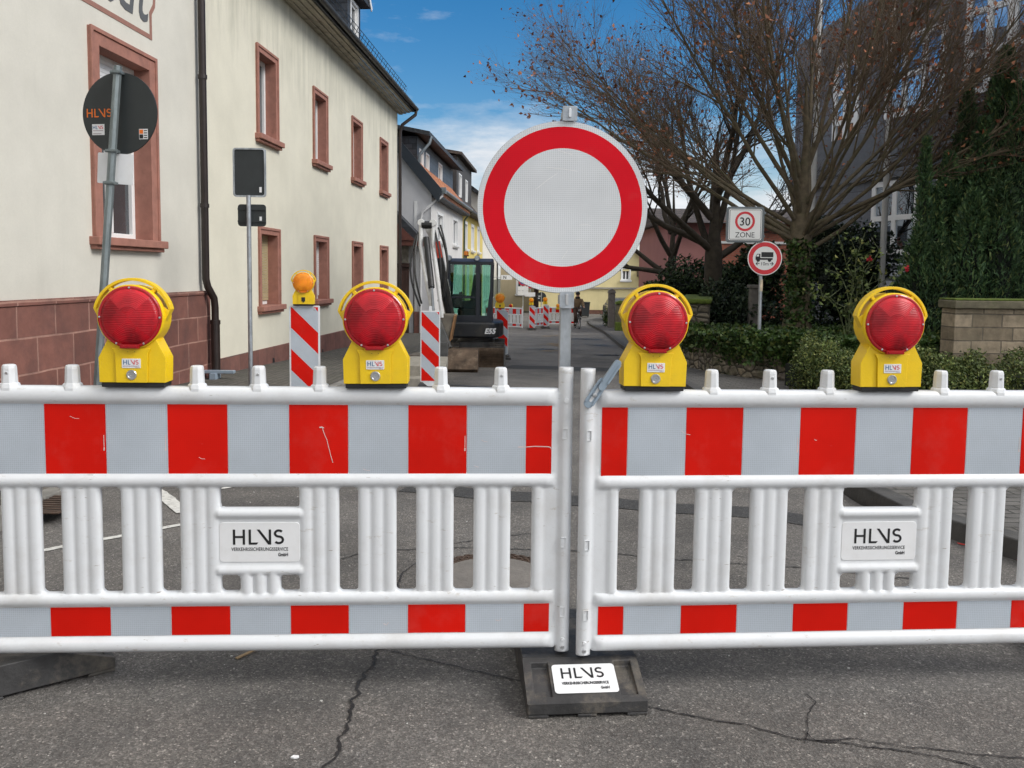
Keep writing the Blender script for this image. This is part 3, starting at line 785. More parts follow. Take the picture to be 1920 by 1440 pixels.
# ------------------------------------------------------------------ rubber foot plates
def foot_plate(label, loc, rz, plate=True, group='black rubber foot plates', tilt=0):
    t = thing('foot_plate', label, 'foot plate', loc, rz, group)
    W, y0, y1, H = .2, -.262, .52, .12
    b = B()
    prof = [(y0, .012), (y0, .05), (-.075, H), (.335, H), (y1, .05), (y1, .012)]
    def zt(y):
        for (ya, za), (yb, zb) in zip(prof[1:5], prof[2:5]):
            if ya <= y <= yb: return za+(zb-za)*(y-ya)/(yb-ya)
        return .05
    # main block in strips so that the sloping ends carry their sunk pockets
    xs = [-W, -.172, -.115, -.105, .105, .115, .172, W]; yy = [y0, y0+.03, -.095, -.075, .335, .355, y1-.03, y1]
    def dep(i, j):
        if j in (1, 5) and i in (1, 5): return .022
        return 0
    top = {}
    for i in range(7):
        for j in range(7):
            dz = dep(i, j)
            q = [(xs[i], yy[j]), (xs[i+1], yy[j]), (xs[i+1], yy[j+1]), (xs[i], yy[j+1])]
            hi = [(x, y, zt(y)-(dz if dz and not (y in (yy[1], yy[6])) else dz*.4 if dz else 0)) for x, y in q]
            b.quad(*hi); top[(i, j)] = hi
            if dz:
                lo = [(x, y, zt(y)) for x, y in q]
                for k in range(4): b.quad(lo[k], lo[(k+1) % 4], hi[(k+1) % 4], hi[k])
    n = len(prof)
    for x in (-W, W): b._f([b.bm.verts.new((x, y, z)) for y, z in prof])
    for y in (y0, y1): b.quad((-W, y, .012), (W, y, .012), (W, y, .05), (-W, y, .05))
    b.quad((-W, y0, .012), (W, y0, .012), (W, y1, .012), (-W, y1, .012))
    bmesh.ops.remove_doubles(b.bm, verts=b.bm.verts, dist=1e-5)
    for x0, x1 in ((-W+.001, -.13), (-.035, .03), (.13, W-.001)):
        for ya, yb in ((y0+.001, y0+.09), (.09, .17), (y1-.09, y1-.001)): b.box(x0, x1, ya, yb, 0, .0125)
    b.obj('block', RUB, t, bevel=.005, seg=2)
    if plate:
        sl = math.atan2(H-.05, -.075-y0); ym = -.168; M = Matrix.Translation((.004, ym, zt(ym)+.0025)) @ Matrix.Rotation(sl, 4, 'X')
        b = B(); b.prism(rrect(-.108, .108, -.062, .062, .012), -.0005, .0008, M, 'xy'); pl = b.obj('nameplate', WLAB, t, bevel=.0006)
        h = B(); o = logo('lettering', .045, t, 0, 0, 0, INK); o.parent = pl
        o.matrix_local = M @ Matrix.Translation((-.006, .0, .0012)) @ Matrix.Rotation(R_(-90), 4, 'X')
        for s_, dy in (('VERKEHRSSICHERUNGSSERVICE', -.026), ('GmbH', -.047)):
            o = text('lettering', s_, .0155, INK, pl, (0, 0, 0), align='RIGHT', xs=.72, bold=.0005)
            o.matrix_local = M @ Matrix.Translation((.078, dy, .0014)) @ Matrix.Diagonal((.72, 1, 1, 1))
    return t
mid = (pL+pR)/2
foot_plate('black rubber foot plate with white nameplate carrying the joint of both barriers', (mid.x+.018, mid.y+.062, 0), R_(5))
e = cL-dL*1.1
foot_plate('black rubber foot plate set askew under the left end of the left barrier', (e.x+.0, e.y+.02, 0), R_(-52), False)
e2 = cR+dR*1.04
foot_plate('black rubber foot plate under the right end of the right barrier', (e2.x, e2.y+.05, 0), R_(3), False)
# ------------------------------------------------------------------ warning lamps
def lamp_body():
    b = B(); c = .256; r = .1155; poly = [(-.117, .018), (.117, .018), (.119, .108), (.085, .176)]
    for k in range(25):
        a = R_(-43+266*k/24); poly.append((r*math.cos(a), c+r*math.sin(a)))
    poly += [(-.085, .176), (-.119, .108)]
    b.prism(poly, -.052, .030)
    b.prism([(-.055, .0185), (.055, .0185), (.058, .125), (.068, .143), (-.068, .143), (-.058, .125)], -.060, -.0545)
    # carrying handle: flat arc with two short struts
    n = 26; ro, ri = .1405, .1305
    for k in range(n):
        a0, a1 = R_(12+156*k/n), R_(12+156*(k+1)/n)
        b.prism([(ri*math.cos(a0), c+ri*math.sin(a0)), (ro*math.cos(a0), c+ro*math.sin(a0)), (ro*math.cos(a1), c+ro*math.sin(a1)), (ri*math.cos(a1), c+ri*math.sin(a1))], -.044, -.008)
    for a in (52, 128):
        b.bar((.110*math.cos(R_(a)), -.026, c+.110*math.sin(R_(a))), (.131*math.cos(R_(a)), -.026, c+.131*math.sin(R_(a))), .03, .013)
    for s_ in (1, -1):
        b.prism([(s_*x, z) for x, z in ((.108, c-.028), (.137, c+.029), (.127, c+.027), (.105, c+.04))], -.044, -.008)
    # rim collar that carries the lens
    R0 = [(.1170, -.040), (.1170, -.060), (.1155, -.063), (.110, -.063), (.110, -.05)]
    rings = [[b.bm.verts.new((rr*math.cos(2*PI*k/48), y, c+rr*math.sin(2*PI*k/48))) for k in range(48)] for rr, y in R0]
    for A, C in zip(rings, rings[1:]):
        for k in range(48): b._f([A[k], A[(k+1) % 48], C[(k+1) % 48], C[k]])
    bmesh.ops.remove_doubles(b.bm, verts=b.bm.verts, dist=1e-6)
    return b
def lamp(label, loc, rz, red=True, s=1.0, group=None, second=None, cat='warning lamp', detail=True):
    t = thing('warning_lamp', label, cat, loc, rz, group); t.scale = (s, s, s)
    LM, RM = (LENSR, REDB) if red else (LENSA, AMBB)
    lamp_body().obj('housing', YEL, t, smooth=35, bevel=.004)
    b = B(); b.box(-.112, .112, -.048, .029, .0, .018); b.obj('base', BLK, t, bevel=.003)
    c = .256
    l = B(); prof = [(.1015, -.002), (.1005, -.010), (.088, -.0155), (.06, -.022), (.03, -.0255), (0, -.0265)]
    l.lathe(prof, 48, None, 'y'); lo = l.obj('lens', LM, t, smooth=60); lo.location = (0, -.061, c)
    r = B(); r.lathe([(.1125, -.056), (.112, -.067), (.108, -.070), (.101, -.070), (.099, -.065)], 48, Matrix.Translation((0, 0, c)), 'y')
    r.box(-.033, .033, -.079, -.058, c-.112, c-.097); r.box(-.027, .027, -.082, -.074, c-.1085, c-.1015)
    r.obj('lens_rim', RM, t, smooth=35)
    if detail:
        for a in (90, 180, 0, 243, 297):
            B().lathe([(0, -.0725), (.0035, -.072), (.0042, -.069)], 10, Matrix.Translation((.1055*math.cos(R_(a)), 0, c+.1055*math.sin(R_(a)))), 'y').obj('screw', BOLT, t)
    if second != 'switch':
        b = B(); b.prism(rrect(-.033, .033, .072, .106, .002), -.0618, -.0595); pl = b.obj('label_plate', WLAB, t)
        logo('lettering', .0165, pl, -.0619, -.001, .0845, BLUEI, REDI)
        b = B(); b.box(-.029, .029, -.0624, -.0618, .0795, .0805); b.box(-.029, .022, -.0624, -.0618, .0772, .0778); b.box(.014, .029, -.0624, -.0618, .0745, .0755); b.obj('lettering', pm('grey print', (.3, .2, .25), .5), pl)
        k = B(); k.lathe([(.0185, -.058), (.0185, -.062), (.0165, -.0645), (.0125, -.0645), (.011, -.0625), (.004, -.0625), (.0035, -.0605), (0, -.0605)], 24, Matrix.Translation((0, 0, .047)), 'y')
        k.obj('lock', BOLT, t, smooth=30)
        for x in (-.012, .012):
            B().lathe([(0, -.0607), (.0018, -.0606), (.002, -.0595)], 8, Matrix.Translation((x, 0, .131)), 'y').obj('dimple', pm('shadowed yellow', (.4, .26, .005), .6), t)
    else:
        b = B(); b.box(-.02, .02, -.066, -.056, .05, .095); b.prism([(-.012, .05), (.012, .05), (0, .032)], -.066, -.058); b.obj('switch', BLK, t, bevel=.002)
    return t
GL = 'yellow warning lamps with red lenses on the barriers'
def on_barrier(c, d, a, x): p = c+d*x; return (p.x, p.y, BZ+.926), a
for (cc, dd, aa, x, lab, dz) in ((cL, dL, aL, LL[0]+.012, 'yellow lamp with red lens on the left barrier, in front of the leaning pole', .01),
                              (cL, dL, aL, LL[1]-.014, 'yellow lamp with red lens on the left barrier, nearest the striped board with amber light', -.02),
                              (cR, dR, aR, LRr[0], 'yellow lamp with red lens on the right barrier, beside the grey clip', .02),
                              (cR, dR, aR, LRr[1], 'yellow lamp with red lens in the middle of the right barrier', -.015)):
    loc, a = on_barrier(cc, dd, aa, x); o_ = lamp(lab, loc, a+dz, True, .905, GL); o_.rotation_euler.y = dz*.5

# ------------------------------------------------------------------ round prohibition sign
SRED = foil('sign red', (.60, .004, .014), .06, spec=.12, scale=140); SWHT = foil('sign white', (.56, .58, .60), .24, scale=140, spec=.2)
def ring_disc(b, r0, r1, y, n=64):
    for k in range(n):
        a, c = 2*PI*k/n, 2*PI*(k+1)/n
        P = [(r*math.cos(t), y, r*math.sin(t)) for r, t in ((r0, a), (r1, a), (r1, c), (r0, c))]
        b.quad(*(P if r0 > 1e-6 else P[1:]))
YS = 3.052
pc = atY(1054, 390, YS)
base = PG(1058, 690); bx = atY(1058, 700, YS+.035).x
t = thing('prohibition_sign', 'large round red and white prohibition sign on galvanised post behind the barrier joint', 'traffic sign', (bx, YS+.035, 0), R_(1.5))
b = B(); b.lathe([(.3, .0), (.302, .004), (.3, .008)], 72, None, 'y'); dz = pc.z
dsc = b.obj('sign_disc', pm('aluminium', (.5, .52, .54), .4, .6), t, smooth=30); dsc.location = (pc.x-bx, -.045, dz)
b = B(); ring_disc(b, .282, .3, -.0008, 72); b.mi = 1; ring_disc(b, .207, .282, -.0008, 72); b.mi = 0; ring_disc(b, 0, .207, -.0008, 72)
b.obj('sign_face', [SWHT, SRED], dsc)
SCR = pm('pale scratch', (.75, .74, .73), .5)
for pts in ([(-.06, .14), (.0, .135), (.05, .128)], [(-.1, .06), (-.05, .1), (-.02, .12)], [(.06, -.06), (.09, -.058), (.1, -.062)], [(.0, -.18), (.02, -.15)], [(-.02, .2), (.03, .185)], [(.05, -.11), (.07, -.112)]):
    b = B(); stroke(b, pts, .0013, -.0012, -.0010); b.obj('scratch', SCR, dsc)
b = B(); b.box(-.0205, .0205, -.0205, .0205, 0.0, dz+.31); b.obj('post', STEEL, t, bevel=.004)
for z0, z1 in ((dz+.30, dz+.352), (dz-.355, dz-.295)):
    b = B(); b.prism(rrect(-.026, .026, z0, z1, .006), -.054, -.0462); b.box(-.026, .026, -.046, .024, z0+.014, z1-.014)
    br_ = b.obj('bracket', STEEL, t, bevel=.0015)
    b = B(); b.prism(rrect(-.0045, .0045, z0+.012, z1-.008, .004), -.060, -.0535); b.obj('clip', BOLT, br_, bevel=.001)
# ------------------------------------------------------------------ signs on the left
def octpole(name, h, r, mat, parent): 
    b = B(); b.tube([(0, 0, 0), (0, 0, h)], r, 8, True, R_(22.5)); return b.obj(name, mat, parent)
pt, pb = atY(221, 124, 6.4), atY(183, 720, 6.3)
t = thing('leaning_sign', 'leaning pole carrying a round sign seen from its dark back, with white plate below', 'traffic sign', (0, 0, 0))
dv = pt-pb; gz = 0.0; k = (pb.z+.05)/dv.z; p0 = pb-dv*k
t.location = (p0.x, p0.y, p0.z); Lp = (pt-p0).length
t.rotation_euler = (pt-p0).to_track_quat('Z', 'Y').to_euler()
POLEG = pm('dull galvanised pole', (.2, .23, .235), .5, .6, .3, 20, dirt=(.1, .12, .12), dirt_amt=.6, stretch=(1, 1, .2))
octpole('pole', Lp, .03, POLEG, t)
# the pole's local x axis may be turned by to_track_quat: build the plates in a frame facing -y
Mi = t.rotation_euler.to_matrix().to_4x4().inverted()
def face(u, v, Y, dy): 
    p = atY(u, v, Y); return Mi @ (Vector((p.x, p.y+dy, p.z))-t.location)
RR = Mi.to_euler()
b = B(); b.lathe([(.3, .0), (.3, .012), (.285, .012), (.285, .002), (0, .002)], 64, None, 'y')
o = b.obj('sign_back', SIGNB, t); o.location = face(217, 210, 6.38, .06); o.rotation_euler = (Mi @ Matrix.Rotation(R_(-9), 4, 'Z')).to_euler()
ORG = pm('orange lettering', (.75, .16, .01), .5)
logo('lettering', .062, o, -.001, -.165, -.025, ORG)
b = B(); b.box(-.225, -.125, -.001, .0015, -.155, -.075); st = b.obj('sticker', WLAB, o)
logo('lettering', .026, st, -.0012, -.177, -.112, BLUEI, REDI); b = B(); b.box(-.218, -.135, -.0018, -.001, -.125, -.121); b.box(-.218, -.15, -.0018, -.001, -.147, -.143); b.obj('lettering', pm('grey print', (.3, .2, .25), .5), st)
b = B(); b.box(.155, .225, -.001, .0015, -.19, -.115); st = b.obj('sticker', WLAB, o)
b = B(); b.box(.158, .188, -.0018, -.001, -.185, -.155); b.mi = 1; b.box(.158, .188, -.0018, -.001, -.15, -.12); b.mi = 0
for q in range(4): b.box(.194, .22, -.0018, -.001, -.182+.017*q, -.175+.017*q)
b.obj('lettering', [INK, ORG], st)
b = B(); b.prism(rrect(-.132, .132, -.112, .112, .01), 0, .006); o = b.obj('plate_back', WLAB, t); o.location = face(211, 315, 6.38, .045); o.rotation_euler = (Mi @ Matrix.Rotation(R_(3), 4, 'Y')).to_euler()
for v in (124+12, 283, 343):
    z = (Mi @ (atY(221-38*(v-124)/596, v, 6.4-.1*(v-124)/596)-t.location)).z
    b = B(); b.lathe([(.031, -.013), (.037, -.013), (.037, .013), (.031, .013)], 12); b.box(-.052, -.028, -.012, .012, -.01, .01); b.box(-.036, .036, -.04, .05, -.009, .009)
    o = b.obj('clamp', POLEG, t, bevel=.002); o.location = (0, 0, z); o.rotation_euler = RR
Y2 = 11.4
pt = atY(466, 366, Y2)
t = thing('sign_post', 'thin pole with two rectangular signs seen from their grey backs by the house wall', 'traffic sign', (pt.x, Y2, zg(Y2)+.1), R_(2))
hz = pt.z-zg(Y2)-.1
b = B(); b.tube([(0, 0, 0), (0, 0, hz)], .03, 12); b.obj('pole', STEEL, t, smooth=True)
c1, c2 = atY(466.5, 323, Y2), atY(471, 403.5, Y2)
for nm, c, w_, h_, fr in (('upper_sign_back', c1, .425, .635, True), ('lower_sign_back', c2, .37, .29, False)):
    b = B(); x, z = c.x-pt.x, c.z-zg(Y2)-.1
    b.prism(rrect(x-w_/2, x+w_/2, z-h_/2, z+h_/2, .04), .035, .045)
    bk = b.obj(nm, SIGNB, t)
    if fr:
        o_, i_ = rrect(x-w_/2-.003, x+w_/2+.003, z-h_/2-.003, z+h_/2+.003, .042), rrect(x-w_/2+.018, x+w_/2-.018, z-h_/2+.018, z+h_/2-.018, .03)
        b = B()
        for i in range(len(o_)): j = (i+1) % len(o_); b.prism([o_[i], o_[j], i_[j], i_[i]], .022, .05)
        b.obj('frame', STEEL, bk)
    else:
        b = B(); b.box(x-w_/2+.0, x+w_/2, .02, .034, z+.07, z+.09); b.box(x-w_/2, x+w_/2, .02, .034, z-.09, z-.07); b.obj('rail', SIGNB, bk)
    b = B(); b.box(x+w_/2-.085, x+w_/2-.055, .031, .0345, z-h_/2+.06, z-h_/2+.13); b.obj('sticker', WLAB, bk)

# ------------------------------------------------------------------ striped guide boards
def guide_board(label, u, v0, Y, rz, w=.25, h=1.0, up='back', detail=True, zb=None, tip=True):
    top = atY(u, v0, Y); g = zg(Y); z1 = top.z-g
    t = thing('guide_board', label, 'guide board', (top.x, Y, g), rz, 'striped guide boards')
    fw = w/2+.016; z0 = z1-h-.02
    b = B(); b.prism(rrect(-fw, fw, z0, z1, .012), -.012, .012)
    if tip: b.prism([(-fw*.8, z0+.001), (-.03, z0-.07), (.03, z0-.07), (fw*.8, z0+.001)], -.010, .010)
    b.prism([(-.025, z1-.001), (.025, z1-.001), (.02, z1+.07), (-.02, z1+.07)], -.012, .012)
    b.prism([(-.03, .02), (.03, .02), (.03, z0), (-.03, z0)], -.012, .012)
    b.obj('board', WHITEP, t, bevel=.003)
    f = B(); X0, X1, Z0, Z1 = -w/2, w/2, z0+.014, z1-.014; p = .2; sl = 1.0
    for i in range(-6, 14):
        za = Z0-.25+i*p*1.0
        poly = clip_poly([(X0, za+.25*sl), (X0, za+.25*sl+p), (X1, za+p-.0), (X1, za)], X0, X1, Z0, Z1)
        poly = [q for q in poly]
        if len(poly) >= 3:
            f.mi = i % 2; f._f([f.bm.verts.new((x, -.0135, z)) for x, z in poly])
    f.obj('striped_sheeting', [RED, GREY], t)
    b = B(); b.box(-.2, .2, -.2, .55, .0, .06); b.box(-.17, .17, -.1, .42, .06, .11)
    ft = b.obj('foot', RUB, t, bevel=.012)
    if detail:
        B().lathe([(0, -.0165), (.008, -.016), (.011, -.0135)], 12, Matrix.Translation((w/2-.03, 0, z1-.035)), 'y').obj('rivet', BOLT, t)
        pl = B().prism(rrect(-.11, .11, .012, .056, .006), -.2035, -.2005).obj('nameplate', WLAB, t); logo('lettering', .026, pl, -.2036, 0, .02, INK)
    return t, (top.x, Y, g+z1)
_, p = guide_board('striped guide board with the amber light, in front of the cream house', 571, 573, 8.0, R_(7))
lamp('yellow lamp with amber lens on the striped board by the cream house', (p[0]-.005, p[1], p[2]-.0), R_(7), False, .84, 'yellow lamps with amber lenses', 'switch')
guide_board('striped guide board in front of the excavator boom and its buckets', 807, 583, 12.2, R_(4))
_, p = guide_board('striped guide board partly hidden behind the excavator', 942, 581, 19.6, R_(3), detail=False)
lamp('yellow lamp with amber lens on the striped board behind the excavator', (p[0]-.06, p[1], p[2]+.03), R_(5), False, .92, 'yellow lamps with amber lenses', 'switch', detail=False)

# ------------------------------------------------------------------ signs on the right
Y3 = 14.6
pt = atY(1434, 395, Y3); pb = atY(1423, 655, Y3)
g3 = zg(Y3)+.1
t = thing('speed_zone_sign', 'square 30 zone sign above a round lorry length sign on one pole', 'traffic sign', (pb.x, Y3, g3), R_(-4))
b = B(); b.tube([(0, 0, 0), (pt.x-pb.x-.035, 0, pt.z-g3)], .032, 12); b.obj('pole', STEEL, t, smooth=True)
SP = pm('white sign face', (.68, .68, .66), .4, var=.03); SR = pm('red sign face', (.55, .02, .03), .4, var=.04)
c = atY(1396, 421.5, Y3); x, z = c.x-pb.x, c.z-g3
b = B(); b.prism(rrect(x-.315, x+.315, z-.30, z+.30, .05), -.075, -.045); bx1 = b.obj('zone_sign_box', pm('grey sign frame', (.13, .145, .15), .4, .5), t, bevel=.004)
b = B(); b.prism(rrect(x-.275, x+.275, z-.262, z+.262, .03), -.082, -.0745); fc = b.obj('zone_sign_face', SP, bx1)
b = B(); 
for (r0, r1) in ((.125, .165),): ring_disc(b, r0, r1, -.0835, 48)
for v in list(b.bm.verts): v.co += Vector((x-.005, 0, z+.055))
b.obj('red_ring', SR, fc)
o_, i_ = rrect(x-.262, x+.262, z-.25, z+.25, .025), rrect(x-.255, x+.255, z-.243, z+.243, .02)
b = B()
for i in range(len(o_)): j = (i+1) % len(o_); b.prism([o_[i], o_[j], i_[j], i_[i]], -.0832, -.082)
b.obj('border_line', INK, fc)
text('lettering', '30', .195, INK, fc, (x-.005, -.0835, z-.015), xs=.95, bold=.002); text('lettering', 'ZONE', .125, INK, fc, (x, -.0835, z-.215), xs=.95)
c = atY(1432.5, 484.5, Y3); x, z = c.x-pb.x, c.z-g3
b = B(); b.lathe([(.285, -.06), (.288, -.056), (.285, -.045)], 56, Matrix.Translation((x, 0, z)), 'y'); ds = b.obj('lorry_sign_disc', SP, t, smooth=30)
b = B(); ring_disc(b, .2, .272, -.0612, 56)
for v in list(b.bm.verts): v.co += Vector((x, 0, z))
b.obj('red_ring', SR, ds)
b = B(); Y0, Y1 = -.0622, -.0608
def lp(pl): b.prism([(x+q[0], z+q[1]) for q in pl], Y0, Y1)
lp([(-.06, .02), (.14, .02), (.14, .105), (-.06, .105)]); lp([(-.155, -.025), (.13, -.025), (.13, .006), (-.155, .006)])
lp([(-.155, .006), (-.155, .03), (-.13, .075), (-.075, .075), (-.075, .006)])
for cx in (-.11, .08): b.prism([(x+cx+.03*math.cos(2*PI*k/20), z-.03+.03*math.sin(2*PI*k/20)) for k in range(20)], Y0, Y1-.0003)
for s_ in (-1, 1): 
    b.bar((x+s_*.085, -.0615, z-.09), (x+s_*.145, -.0615, z-.09), .001, .011, (0, 0, 1))
    for q in (-1, 1): b.bar((x+s_*.145, -.0615, z-.09), (x+s_*.115, -.0615, z-.09+q*.028), .001, .012, (0, 0, 1))
b.mi = 1; b.prism([(x-.145, z+.03), (x-.125, z+.064), (x-.098, z+.064), (x-.098, z+.03)], Y0-.0006, Y0)
b.obj('lorry_symbol', [INK, SP], ds)
text('lettering', '10m', .085, INK, ds, (x, -.0612, z-.12), xs=.95)
for v in (400, 443, 470, 515):
    q = atY(1434-(v-395)*.042, v, Y3); B().box(-.04, .04, -.05, .05, -.015, .015).obj('clamp', POLEG, t, loc=(q.x-pb.x-.03, 0, q.z-g3))
B().lathe([(.0335, -.1), (.0335, .1)], 12).obj('sticker', pm('faded sticker', (.6, .5, .35), .6, var=.3, scale=10), t, loc=(-.01+.003, 0, atY(1428, 535, Y3).z-g3))

# ------------------------------------------------------------------ things lying by the left wall
q = atY(440, 696, 13.0)
t = thing('steel_rail', 'grey steel rail lying level at the foot of the wall and downpipe', 'steel rail', (q.x-1.9, 13.0, q.z), R_(0))
B().box(0, 1.9, -.05, .05, -.035, .012).obj('rail', PLASTG, t, bevel=.008)
for x in (.35, 1.6): B().box(x-.05, x+.05, -.12, .12, zg(13)+.1-q.z, -.03).obj('foot', PLASTG, t, bevel=.006)
CONCS = pm('pale concrete slab', (.27, .25, .21), .9, var=.2, bmp=.4, bscale=40, dirt=(.12, .11, .09), dirt_amt=.5)
Y4 = 13.2
for i, (u0, u1, v, Y, lab) in enumerate(((748, 838, 700, 12.9, 'lowest long concrete kerb slab of the stack by the striped board'), (752, 836, 682, 13.2, 'middle long concrete kerb slab of the stack by the striped board'), (766, 800, 662, 15.0, 'dark short block standing behind the concrete slabs'), (768, 798, 648, 15.4, 'topmost dark block behind the concrete slabs'))):
    a_, c_ = atY(u0, v, Y), atY(u1, v, Y); hh = .17; z0 = zg(Y)+i*.17 if i < 2 else zg(Y)+(i-2)*.19
    o = B().box(0, c_.x-a_.x, -.15, 1.3 if i < 2 else .3, 0, hh).obj('kerb_slab', CONCS if i < 2 else pm('dark block', (.1, .085, .07), .9, var=.3, bmp=.4), None, bevel=.012)
    o.location = (a_.x, Y, z0+.001*i); o.rotation_euler = (0, 0, R_(8-5*i)); tag(o, lab, 'kerb slab', 'stacked kerb slabs')

# ------------------------------------------------------------------ excavator
def excavator():
    Y = 18.2; SC = Y*1.0/FPX
    def q(u, v, y=Y): p = atY(u, v, y); return Vector((p.x-ox, p.y-Y, p.z-g))
    ox = atY(892, 690, Y).x; g = zg(Y)
    t = thing('mini_excavator', 'white and black mini excavator parked on the street with raised boom and dark cab', 'excavator', (ox, Y, g))
    BODY = pm('black machine paint', (.014, .016, .019), .42, var=.25, scale=6, dirt=(.09, .075, .055), dirt_amt=.5, dirt_scale=4); WPAINT = pm('white machine paint', (.72, .72, .70), .4, var=.05, dirt=(.3, .25, .2), dirt_amt=.6, dirt_scale=4)
    RUST = pm('rusty worn steel', (.10, .068, .045), .6, .45, .45, 6, .3, 40, dirt=(.26, .2, .14), dirt_amt=.8, dirt_scale=4)
    TRK = pm('muddy track rubber', (.028, .025, .022), .8, var=.4, scale=10, bmp=.4, dirt=(.14, .11, .08), dirt_amt=.7)
    TAN = pm('dusty bucket paint', (.20, .175, .14), .7, .2, .3, 4, .2, dirt=(.09, .07, .05), dirt_amt=.7); HOSE = pm('hydraulic hose', (.012, .012, .012), .4); GREYC = pm('grey cast steel', (.09, .09, .088), .55, .3, .3, dirt=(.2, .16, .12), dirt_amt=.5)
    CAB = pm('blue black cab frame', (.010, .014, .022), .35, var=.2); ROOF = pm('blue cab roof', (.05, .075, .14), .4, var=.15, dirt=(.12, .12, .12), dirt_amt=.4)
    GLS = clear_glass('green tinted cab glass', (.62, .80, .74))
    # tracks run towards the viewer and away; the dozer blade closes the near end
    for s_ in (-1, 1):
        x = s_*.46; b = B(); prof = []
        for k in range(13): a = R_(90+180*k/12); prof.append((-.62+.24*math.cos(a), .24+.24*math.sin(a)))
        for k in range(13): a = R_(-90+180*k/12); prof.append((.75+.24*math.cos(a), .24+.24*math.sin(a)))
        b.prism([(y, z) for y, z in prof], x-.15, x+.15, None, 'yz')
        for k in range(20): b.box(x-.152, x+.152, -.62+k*.07, -.59+k*.07, -.008, .01); b.box(x-.152, x+.152, -.62+k*.07, -.59+k*.07, .472, .49)
        for k in range(9): a = R_(95+170*k/8); b.bar((x-.152, -.62+.245*math.cos(a), .24+.245*math.sin(a)), (x+.152, -.62+.245*math.cos(a), .24+.245*math.sin(a)), .035, .03)
        tr = b.obj('track', TRK, t, bevel=.006)
    b = B(); b.box(-.4, .4, -.5, .6, .2, .5); b.lathe([(.36, .45), (.36, .62)], 28); b.obj('undercarriage', GREYC, t)
    bl = q(840, 660).x, q(950, 660).x
    b = B(); n = 8
    for k in range(n):
        z0, z1 = .02+.42*k/n, .02+.42*(k+1)/n
        f_ = lambda z: -1.12+.06*math.cos((z-.02)/.42*PI)
        b.prism([(f_(z0), z0), (f_(z0)+.03, z0), (f_(z1)+.03, z1), (f_(z1), z1)], bl[0]+.02, bl[1]-.05, None, 'yz')
    for s_ in (-.3, .3): b.bar((s_, -1.05, .2), (s_, -.45, .3), .1, .12)
    b.mi = 1; b.prism([(-1.16, .0), (-.62, .03), (-.6, .46), (-1.14, .47)], bl[1]-.05, bl[1]-.02, None, 'yz')
    b.obj('dozer_blade', [RUST, GREYC], t, bevel=.004)
    # turntable deck and counterweight
    x0, x1 = q(848, 620).x, q(944, 620).x
    b = B(); pr = []
    for k in range(9): a = R_(-90+180*k/8); pr.append((x1-.28+.28*math.cos(a), .0+.78*math.sin(a)))
    pr += [(x0, .74), (x0, -.74)]
    b.prism(pr, .60, .93, None, 'xy'); b.obj('counterweight', BODY, t, bevel=.05, seg=3)
    text('lettering', 'E55', .15, pm('white decal', (.7, .7, .7), .4), t, (x1-.27, -.795, .70), (R_(90), 0, R_(12)), shear=.25, bold=.006)
    o = B().box(x0+.42, x0+.5, -.748, -.738, .68, .76).obj('decal', WLAB, t)
    # cab: posts, roof, glass
    cx0, cx1 = q(842, 550).x, q(925, 550).x; zr = q(880, 488).z; zb = .93; y0, y1 = -.66, .30
    xm = cx0+(cx1-cx0)*.68
    b = B(); pw = .055
    for (xa, xb_) in ((cx0+.02, cx0+.05), (xm, xm), (cx1-.04, cx1-.02)):
        for y in (y0, y1): b.bar((xa, y, zb), (xb_, y, zr-.04), pw+(.03 if xa == xm else 0), pw)
    for y in (y0, y1):
        b.bar((cx0, y, zb+.03), (cx1, y, zb+.03), .05, .10); b.bar((cx0+.05, y, zr-.06), (cx1-.02, y, zr-.06), .05, .07)
        b.bar((cx0+.02, y, zb+.5), (xm, y, zb+.5), .045, .03)
    for x in (cx0+.03, cx1-.03): b.bar((x, y0, zb+.03), (x, y1, zb+.03), .05, .10); b.bar((x+(.03 if x < xm else 0), y0, zr-.06), (x+(.03 if x < xm else 0), y1, zr-.06), .05, .07)
    b.prism([(cx0, zb), (cx1, zb), (cx1, zb+.13), (cx0, zb+.13)], y0-.026, y0+.04)
    b.prism([(cx1-.12, zb+.1), (cx1, zb+.1), (cx1-.01, zb+.45), (cx1-.06, zb+.62)], y0-.024, y1)
    b.obj('cab_frame', CAB, t, bevel=.008)
    b = B(); b.prism(rrect(cx0+.02, cx1, y0-.03, y1+.03, .07), zr-.045, zr+.03, None, 'xy'); b.obj('cab_roof', ROOF, t, bevel=.015)
    for nm, xa, xb_ in (('side_glass', cx0+.07, xm-.04), ('rear_glass', xm+.05, cx1-.06)):
        B().box(xa, xb_, y0-.004, y0+.004, zb+.13, zr-.09).obj(nm, GLS, t); B().box(xa, xb_, y1-.004, y1+.004, zb+.13, zr-.09).obj(nm, GLS, t)
    B().box(cx0+.03, cx0+.038, y0+.04, y1-.04, zb+.1, zr-.1).obj('windscreen', GLS, t)
    # operator's seat and levers
    sx = q(888, 570).x; b = B()
    b.prism([(sx-.42, zb+.27), (sx+.05, zb+.25), (sx+.12, zb+.4), (sx+.14, zb+.98), (sx+.02, zb+.98), (sx-.06, zb+.42), (sx-.42, zb+.4)], -.42, .08)
    b.prism([(sx+.02, zb+.99), (sx+.13, zb+.99), (sx+.14, zb+1.16), (sx+.05, zb+1.16)], -.3, -.04); b.box(sx-.32, sx+.1, -.35, .02, zb+.02, zb+.26)
    b.obj('seat', pm('grey seat cloth', (.035, .04, .045), .8, var=.15), t, bevel=.03)
